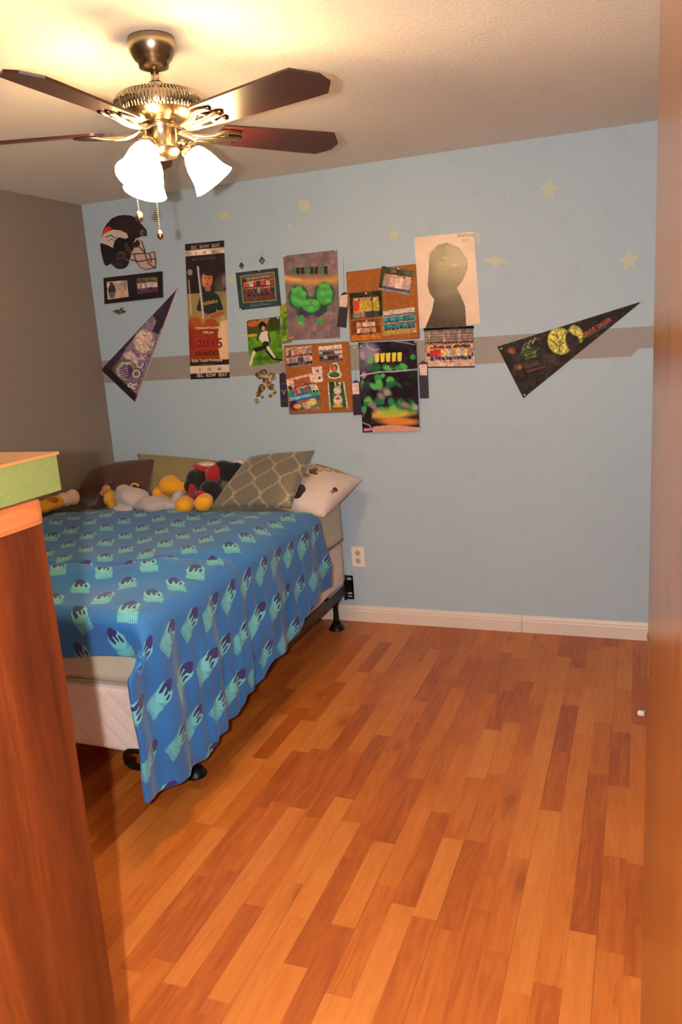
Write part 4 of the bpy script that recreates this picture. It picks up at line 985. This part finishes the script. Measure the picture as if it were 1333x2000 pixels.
# --- two small hanging ornaments
M_ORN = plain('dark cast metal', (52, 42, 36), .35, .7)
for (px, py), (qx, qy), rr, lb in (((471, 497), (472, 519), .011, 'tiny black ornament hanging on a thread, nearer the ticket banner'), ((514, 489), (512, 509), .013, 'tiny black diamond ornament with a pale centre, hanging over the teal framed photo')):
    c = at_y(qx, qy, -.006); t = thing('hanging_ornament', lb, 'ornament', tuple(c), 'hanging ornaments')
    bm = bmesh.new()
    ring = [Vector((rr*math.sin(2*PI*k/4)*1.15, 0, rr*math.cos(2*PI*k/4)*1.3))+c for k in range(5)]; add_tube(bm, ring, .0035, 6, 1.0, Vector((0, 1, 0)))
    link('rim', bm, M_ORN, t, False); bm = bmesh.new(); bmesh.ops.create_icosphere(bm, subdivisions=2, radius=rr*.55, matrix=Matrix.Translation(c) @ Matrix.Diagonal((1, .4, 1.1, 1)))
    link('centre', bm, plain('ornament centre', (150, 120, 96) if rr > .012 else (70, 60, 56), .4, .3), t, True)
    link('thread', tube([at_y(px, py, -.004), c+Vector((0, 0, rr))], .0009, 5), M_STRING, t)
# --- bronze figure sticker
BZs = [(508, 733, 9, 8, .5), (516, 728, 7, 8, 0), (533, 735, 9, 7, .6), (522, 744, 9, 8, 0), (512, 757, 7, 10, .5), (506, 768, 5, 8, .4), (502, 783, 6, 5, 0), (530, 755, 7, 7, .3), (536, 765, 6, 5, .5), (529, 773, 4, 4, 0), (513, 775, 3, 5, .4), (524, 750, 8, 6, 0)]
def inb(p):
    r = np.zeros(p.X.shape, bool)
    for cx, cy, rx, ry, ro in BZs:
        dx, dy = p.X-cx, p.Y-cy; c, s = math.cos(ro), math.sin(ro); r |= ((dx*c+dy*s)/rx)**2+((-dx*s+dy*c)/ry)**2+.5*(vnoise(p.X+99, p.Y, 2.0, 4)-.5) < 1
    return r
def f(p): p.fill((128, 108, 76)); p.mottle(3, .6, 3); p.mottle(7, .35, 5)
o = sheet('wall_sticker', [(494, 716), (546, 716), (546, 792), (494, 792)], f, 1.7, 0.0, .003, M_SATIN, mask=inb); tag(o, 'jagged bronze coloured sticker under the batter photo', 'sticker')
# --- dark truck pennant
A_, B_, T_ = (972, 677), (1023, 778), (1256, 588)
def p_tr(p):
    p.fill((40, 32, 30)); p.mottle(8, .4, 5)
    p.ell(1099, 664, 24, 26, (206, 196, 92), -.4, 1, .15); p.ell(1131, 650, 13, 18, (206, 190, 92), -.5, 1, .2); p.ell(1120, 664, 9, 19, (44, 36, 36), -.2, 1, .2); p.ell(1128, 664, 9, 12, (44, 36, 36), 0, 1, .3)
    for l in ([(1097, 693), (1099, 668), (1093, 650)], [(1099, 668), (1106, 652), (1112, 646)], [(1098, 676), (1086, 664)], [(1099, 672), (1112, 664)], [(1096, 658), (1086, 650)]): p.line(l, .9, (92, 84, 44))
    p.ell(1002, 684, 9, 7, (140, 84, 60), -.4, .9, .5); p.ell(1014, 716, 9, 6, (150, 96, 66), -.2, .9, .5); p.ell(1036, 686, 13, 11, (70, 92, 44), -.3, .8, .5)
    for l in ([(1020, 692), (1028, 672), (1044, 664), (1056, 660)], [(1026, 694), (1046, 688), (1058, 678)], [(1028, 700), (1050, 694), (1050, 684)], [(1024, 682), (1040, 676)]): p.line(l, .9, (104, 140, 62))
    for l in ([(1040, 664), (1034, 676)], [(1050, 659), (1044, 670)]): p.line(l, 1.2, (190, 150, 120))
    p.line([(1031, 725), (1066, 714)], 1.3, (142, 54, 50)); p.ell(1078, 700, 16, 12, (86, 66, 62), -.3, .6, .9); p.ell(1014, 700, 4, 8, (64, 56, 60)); p.ell(1040, 710, 16, 6, (110, 74, 66), -.2, .5, .9)
    p.mottle(3, .35, 12); p.blur(1); p.line([(1140, 660), (1188, 634)], 2.2, (74, 92, 60), .8); p.line([A_, T_], .7, (84, 88, 54), .8); p.line([B_, T_], .8, (90, 92, 62), .8)
o = sheet('pennant', [A_, T_, T_, B_], p_tr, .9, 0.0, .003, M_MATTE, texts=[('GRAVE', 1141, 659, 8.5, -.54, (206, 96, 84), True, .78), ('DIGGER', 1169, 642, 8.0, -.54, (206, 96, 84), True, .78)])
tag(o, 'black pennant with a green truck and a yellow moon, pointing towards the door', 'pennant')

# --- glow stickers
M_GLOW = plain('pale glow plastic', (196, 202, 178), .5, var=.05)
def flat_shape(name, pts, label, cat='sticker', group='pale glow stickers on the blue wall'):
    q = [at_y(x, y, 0) for x, y in pts]; bm = bmesh.new(); a = [bm.verts.new(v) for v in q]; b = [bm.verts.new(v+Vector((0, -.0018, 0))) for v in q]; n = len(q)
    bm.faces.new(a); bm.faces.new(list(reversed(b)))
    for i in range(n): bm.faces.new((a[i], a[(i+1) % n], b[(i+1) % n], b[i]))
    bmesh.ops.recalc_face_normals(bm, faces=bm.faces); o = link(name, bm, M_GLOW); tag(o, label, cat, group)
def star(cx, cy, r, rot, label):
    flat_shape('star_sticker', [(cx+(r if k % 2 == 0 else r*.42)*math.sin(rot+k*PI/5), cy-(r if k % 2 == 0 else r*.42)*math.cos(rot+k*PI/5)) for k in range(10)], label)
star(1074, 371, 22, .05, 'big pale star sticker near the ceiling, the highest star')
star(1230, 509, 24, -.1, 'big pale star sticker above the point of the truck pennant')
star(770, 458, 15, .2, 'small pale star sticker above the upper cork board')
star(456, 546, 15, .1, 'small pale star sticker half behind the teal framed photo')
def planet(cx, cy, r, rx, ry, rot, label):
    pts = []
    for k in range(28):
        a = 2*PI*k/28; x, y = r*math.cos(a), r*math.sin(a)
        ex = rx if abs(math.cos(a)) > .93 else None
        if ex: x = rx*math.copysign(1, math.cos(a)); y = ry*math.sin(a)*3
        pts.append((cx+x*math.cos(rot)-y*math.sin(rot), cy+x*math.sin(rot)+y*math.cos(rot)))
    flat_shape('planet_sticker', pts, label)
planet(595, 402, 11, 16, 2.5, .7, 'small pale planet sticker, the one straight above the mauve poster')
planet(969, 510, 10, 25, 1.8, .05, 'pale ringed planet sticker right of the silhouette poster')
planet(437, 421, 9, 12, 2.5, .2, 'small pale planet sticker right of the hanging pull chains')
flat_shape('moon_sticker', [(928, 456), (936, 453), (941, 459), (938, 464), (943, 470), (937, 479), (930, 476), (934, 468), (930, 462)], 'small pale moon sticker at the top right corner of the silhouette poster')
for x, y, lb in ((698, 398, 'tiny pale dot sticker right of the small planet sticker'), (566, 442, 'tiny pale dot sticker above the mauve poster'), (993, 381, 'tiny pale dot sticker left of the highest star')):
    flat_shape('dot_sticker', [(x+3.5*math.cos(k*PI/4), y+3.5*math.sin(k*PI/4)) for k in range(8)], lb)

# --- thumbtacks
M_TACK = plain('clear plastic tack', (232, 226, 214), .15, 0, .03)
tack = None
def put_tack(px, py, off, label):
    global tack
    if tack is None:
        tack = link('thumbtack', lathe([(.0001, -.0005), (.0042, 0), (.0045, .001), (.002, .003), (.0018, .007), (.0036, .0085), (.0036, .0098), (.0001, .0104)], 14, Matrix.Rotation(PI/2, 4, 'X'), False), M_TACK, None, True); o = tack
    else: o = tack.copy(); C.objects.link(o)
    p = at_y(px, py, -off); o.location = p+Vector((0, -.0052, -.0045)); tag(o, label, 'thumbtack', 'clear thumbtacks')
for a in ((557, 500, .0035, 'clear thumbtack in the top left corner of the mauve poster'), (656, 490, .0035, 'clear thumbtack in the top right corner of the mauve poster'), (553.5, 594.5, .001, 'clear thumbtack at the top of the narrow green photo strip'),
          (558.5, 663, .0035, 'clear thumbtack at the bottom left of the mauve poster'), (484, 625.5, .001, 'clear thumbtack in the top left corner of the batter photo'), (544, 621, .001, 'clear thumbtack in the top right corner of the batter photo'),
          (551, 707, .001, 'clear thumbtack in the bottom right corner of the batter photo'), (475, 656, 0, 'clear thumbtack alone on the wall, left of the batter photo'), (507, 528, .005, 'clear thumbtack at the top of the teal framed photo'),
          (471, 604, .005, 'clear thumbtack at the bottom left of the teal framed photo'), (471, 495, 0, 'clear thumbtack holding the thread of the ornament nearer the ticket banner'), (514, 487.5, 0, 'clear thumbtack holding the thread of the diamond ornament'),
          (671.5, 507, 0, 'clear thumbtack holding the long ribbon cord beside the mauve poster'), (706, 676, .019, 'clear thumbtack in the top left corner of the creased poster'), (812, 668, .019, 'clear thumbtack in the top right corner of the creased poster'),
          (818, 836, .019, 'clear thumbtack in the bottom right corner of the creased poster'), (693, 679, 0, 'clear thumbtack holding the ribbon cord left of the creased poster'), (937, 633, .001, 'clear thumbtack at the bottom right corner of the silhouette poster'),
          (980, 681, .003, 'clear thumbtack in the top corner of the wide end of the truck pennant'), (1025, 771, .003, 'clear thumbtack in the bottom corner of the wide end of the truck pennant'), (1252, 591, .003, 'clear thumbtack at the point of the truck pennant'),
          (588, 680, CK+.001, 'clear thumbtack in the crowded group photo'), (649, 676, CK+.001, 'clear thumbtack in the small dark group photo'), (591, 736, CK+.002, 'clear thumbtack in the brick red sign photo'),
          (654, 711, CK+.001, 'clear thumbtack in the paper badge'), (662.5, 748, CK+.001, 'clear thumbtack in the costume photo'), (716, 573, CK+.001, 'clear thumbtack in the red and yellow shirts photo'), (717, 627, CK+.001, 'clear thumbtack in the warm brown group photo'),
          (779, 525, CK+.001, 'clear thumbtack in the tilted family photo'), (808, 604, CK+.001, 'clear thumbtack at the top of the turquoise team photo'), (811, 647, CK+.001, 'clear thumbtack at the bottom of the turquoise team photo')):
    put_tack(*a)

# ------------------------------------------------------------------ printed white pillow
WTL, WTR, WBR, WBL = at_y(592, 903, -.13), at_y(708, 938, -.15), at_y(634, 1010, -.50), Vector((1.24, -.56, .82))
PW, PH = (WTR-WTL).length, (WBL-WTL).length
def print_mat():
    mt, nt, b = new_mat('white printed pillowcase'); g = G(nt); uv = g.uv(); u, v, _ = g.sep(uv)
    c = g.mix(g.noise(uv, 6, 3), lin((206, 188, 180)), lin((218, 202, 194)))
    def ell(cx, cy, rx, ry, wob=0.0):
        a = g.m('DIVIDE', g.m('SUBTRACT', u, cx), rx); q = g.m('DIVIDE', g.m('SUBTRACT', v, cy), ry)
        s = g.m('ADD', g.m('MULTIPLY', a, a), g.m('MULTIPLY', q, q))
        if wob: s = g.m('ADD', s, g.m('MULTIPLY', g.m('SUBTRACT', g.noise(uv, 60, 2), 0.5), wob))
        return g.m('LESS_THAN', s, 1.0)
    def fe(fu, fv, ru, rv, col, wob=0.0):
        nonlocal c
        c = g.mix(ell(fu*PW, fv*PH, ru, rv, wob), c, lin(col))
    fe(.48, .10, .075, .024, (196, 150, 82), 1.2); fe(.66, .12, .05, .03, (206, 178, 120), .8); fe(.36, .10, .03, .012, (140, 66, 34), 1.0)
    fe(.42, .30, .035, .035, (224, 192, 140), .6); fe(.40, .32, .020, .034, (112, 60, 40), 3.2); fe(.44, .37, .022, .014, (112, 60, 40), 2.4); fe(.38, .46, .022, .018, (176, 126, 70), 2.6)
    fe(.90, .55, .013, .017, (104, 30, 34), .3); fe(.885, .61, .003, .018, (104, 30, 34)); fe(.91, .61, .003, .014, (104, 30, 34))
    g.put(b.inputs['Base Color'], c); b.inputs['Roughness'].default_value = .85
    g.put(b.inputs['Normal'], g.bump(g.noise(uv, 11, 3, .5, .8), .35, .012)); return mt
wp = pillow('pillow', WTL, WTR, WBR, WBL, .15, print_mat(), pinch=.05)
tag(wp, 'white pillow with brown printed lettering at the right corner of the bed', 'pillow', 'pillows at the head of the bed')
# ------------------------------------------------------------------ plush toys
YEL = fabric('mustard yellow plush', (226, 158, 22), .9, .5, 60); BLK = fabric('black plush', (17, 15, 17), .95, .5, 60); RED = fabric('red plush', (160, 20, 24), .9, .5, 60)
CRM = fabric('cream plush', (222, 190, 172), .9, .4, 60); GRY = fabric('pale grey toy jersey', (172, 162, 160), .85, .4, 30); BRN = fabric('dark brown plush', (50, 30, 22), .95, .5, 60)
K = 1/346.0
def B(px, py, y): return at_y(px, py, y)
t = thing('plush_toy', 'black and red stuffed toy with mustard yellow feet lying against the grey cushion', 'plush toy', (1.0, -.45, .79), 'plush toys on the bed')
link('body', blob([(B(404, 938, -.40), (.085, .07, .075)), (B(385, 935, -.40), (.06, .06, .055)), (B(440, 920, -.40), (.07, .05, .055), (0, .5, 0)), (B(462, 915, -.38), (.04, .035, .035)), (B(412, 955, -.50), (.06, .055, .05)), (B(398, 970, -.45), (.06, .07, .045)), (B(372, 950, -.42), (.035, .04, .04)), (B(432, 972, -.50), (.04, .04, .045))], .009, 4), BLK, t, True)
link('red_suit', blob([(B(418, 926, -.435), (.042, .05, .055), (0, .6, 0)), (B(395, 914, -.42), (.06, .035, .016), (0, .3, 0)), (B(376, 958, -.455), (.018, .03, .04))], .007, 3), RED, t, True)
link('collar', blob([(B(403, 907, -.40), (.055, .03, .014))], .006, 2), CRM, t, True)
link('hand', blob([(B(462, 906, -.36), (.032, .025, .018), (0, -.4, 0)), (B(470, 903, -.35), (.02, .015, .012))], .005, 2), CRM, t, True)
for c, cu in (((361, 986), (372, 973)), ((398, 982), (396, 967))):
    ft = link('foot', blob([(B(c[0], c[1], -.60), (.047, .06, .043)), (B(c[0]+3, c[1]-6, -.56), (.04, .045, .036))], .008, 3), YEL, t, True)
    link('cuff', blob([(B(cu[0], cu[1], -.545), (.045 if cu[0] > 390 else .02, .03, .024), (0, .2, 0))], .006, 3), RED, t, True)
t = thing('plush_toy', 'mustard yellow stuffed toy lying face down beside the black and red one', 'plush toy', (.75, -.42, .79), 'plush toys on the bed')
link('body', blob([(B(333, 948, -.42), (.062, .06, .056)), (B(312, 962, -.42), (.04, .045, .035)), (B(355, 955, -.42), (.035, .04, .04)), (B(322, 970, -.40), (.05, .06, .03))], .008, 3), YEL, t, True)
t = thing('plush_toy', 'stuffed toy in a pale grey shirt, its yellow neck towards the dark brown pillow', 'plush toy', (.6, -.55, .79), 'plush toys on the bed')
link('shirt', blob([(B(258, 972, -.55), (.105, .075, .058), (0, .12, 0)), (B(300, 985, -.58), (.11, .07, .045)), (B(335, 990, -.56), (.06, .06, .038)), (B(243, 993, -.60), (.06, .05, .02)), (B(347, 972, -.53), (.028, .03, .05), (0, .5, 0)), (B(240, 958, -.55), (.035, .05, .03))], .008, 2, .004), GRY, t, True)
link('head', blob([(B(216, 974, -.52), (.032, .05, .05)), (B(222, 985, -.54), (.03, .04, .035))], .007, 2), plain('ochre plush', (190, 140, 36), .9), t, True)
link('ear', blob([(B(208, 955, -.50), (.022, .03, .024)), (B(203, 962, -.50), (.016, .03, .02))], .006, 2), fabric('tan plush', (188, 120, 76)), t, True)
link('hair', blob([(B(203, 975, -.48), (.035, .05, .05)), (B(190, 988, -.50), (.06, .05, .02)), (B(214, 948, -.46), (.03, .03, .02))], .007, 2), BRN, t, True)
t = thing('plush_toy', 'small black and yellow stuffed toy against the dark brown pillow', 'plush toy', (.55, -.45, .79), 'plush toys on the bed')
link('body', blob([(B(266, 957, -.44), (.045, .04, .035)), (B(275, 965, -.44), (.03, .03, .03))], .006, 2), BLK, t, True)
link('band', tube(smooth_path([B(254, 953, -.49), B(259, 946, -.49), B(266, 945, -.49), B(271, 950, -.49)], 4), .006, 8), YEL, t, True)
t = thing('plush_toy', 'yellow and cream stuffed toy leg poking out beside the green box', 'plush toy', (.15, -.6, .79), 'plush toys on the bed')
link('leg', blob([(Vector((.065, -.66, .825)), (.055, .07, .038)), (Vector((.065, -.74, .82)), (.05, .06, .035))], .008, 3), YEL, t, True)
link('foot', blob([(Vector((.09, -.60, .83)), (.05, .04, .04)), (Vector((.115, -.56, .835)), (.04, .035, .045))], .007, 3), CRM, t, True)
link('patch', blob([(Vector((.085, -.69, .845)), (.035, .03, .02))], .006, 2), plain('ochre felt', (160, 104, 22), .9), t, True)
t = blob([(B(512, 897, -.26), (.032, .03, .022)), (B(520, 903, -.26), (.04, .03, .03)), (B(530, 930, -.2), (.08, .05, .10))], .007, 2)
o = link('plush_toy', t, BLK, None, True); tag(o, 'black stuffed toy almost hidden behind the grey lattice cushion', 'plush toy', 'plush toys on the bed')
o = link('plush_toy', blob([(at_y(578, 972, -.47), (.05, .04, .035)), (at_y(588, 960, -.45), (.028, .035, .04))], .007, 2), BRN, None, True)
tag(o, 'dark brown stuffed toy squeezed between the lattice cushion and the white pillow', 'plush toy', 'plush toys on the bed')

# lettering printed on the white pillow is cloth print, so it follows the pillow's surface
def pillow_letters():
    bm = bmesh.new(); bm.from_mesh(wp.data); 
    from mathutils.bvhtree import BVHTree
    tree = BVHTree.FromBMesh(bm); off = wp.location
    n = ((WTR-WTL).cross(WBL-WTL)).normalized()*-1
    v, fc = text_polys('GRUNDIES', False); out = bmesh.new(); vs_ = []
    for x, y in v:
        u, w_ = .36+x*.43/5.4-y*.13/.72*.8, .38-x*.24/5.4-y*.17/.72*.9
        p = WTL*(1-u)*(1-w_)+WTR*u*(1-w_)+WBR*u*w_+WBL*(1-u)*w_ + n*.3 - off
        hit = tree.ray_cast(p, -n)
        q = (hit[0] if hit[0] is not None else p-n*.3) + n*.0012 + off
        vs_.append(out.verts.new(q))
    for f_ in fc:
        try: out.faces.new([vs_[k] for k in f_])
        except ValueError: pass
    bm.free(); link('lettering', out, plain('brown print ink', (122, 92, 50), .8), wp)
pillow_letters()

# ------------------------------------------------------------------ dresser and the box on it
dr = thing('dresser', 'tall wooden dresser in the foreground, only its side and top edge in view', 'dresser', (1.75, -3.33, 0))
DX1, DY1 = 2.13, -3.045
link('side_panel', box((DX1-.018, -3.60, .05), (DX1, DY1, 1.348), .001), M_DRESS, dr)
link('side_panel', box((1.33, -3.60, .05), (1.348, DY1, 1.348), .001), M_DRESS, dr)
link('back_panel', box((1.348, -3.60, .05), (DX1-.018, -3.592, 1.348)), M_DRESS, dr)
link('plinth', box((1.335, -3.595, 0), (DX1-.005, DY1-.02, .05)), M_DRESS, dr)
link('top', box((1.31, -3.62, 1.348), (2.152, DY1+.026-.045, 1.391), .009), M_DRESS_TOP, dr)
for k in range(5):
    z0 = .07+k*.254
    d = link('drawer', box((1.352, DY1-.02, z0), (DX1-.022, DY1+.003, z0+.246), .004), M_DRESS_TOP, dr)
    for x in (1.55, 1.93): link('knob', lathe([(.0001, 0), (.008, 0), (.007, .012), (.015, .02), (.012, .028), (.0001, .03)], 16, Matrix.Translation((x, DY1+.003, z0+.123)) @ Matrix.Rotation(-PI/2, 4, 'X'), False), M_BRASS, d, True)
gb = thing('storage_box', 'green fabric box with a tan lid standing on the tall dresser', 'box', (1.9, -3.25, 1.391))
M_LIN = plain('sage green linen', (100, 106, 50), .9, 0, .12, 90, .4, 500)
link('box_body', box((1.62, -3.56, 1.3925), (2.150, -3.010, 1.452), .002), M_LIN, gb)
link('lid', box((1.617, -3.563, 1.452), (2.153, -3.007, 1.457), .001), plain('tan card lid', (150, 104, 54), .6, 0, .1, 12), gb)
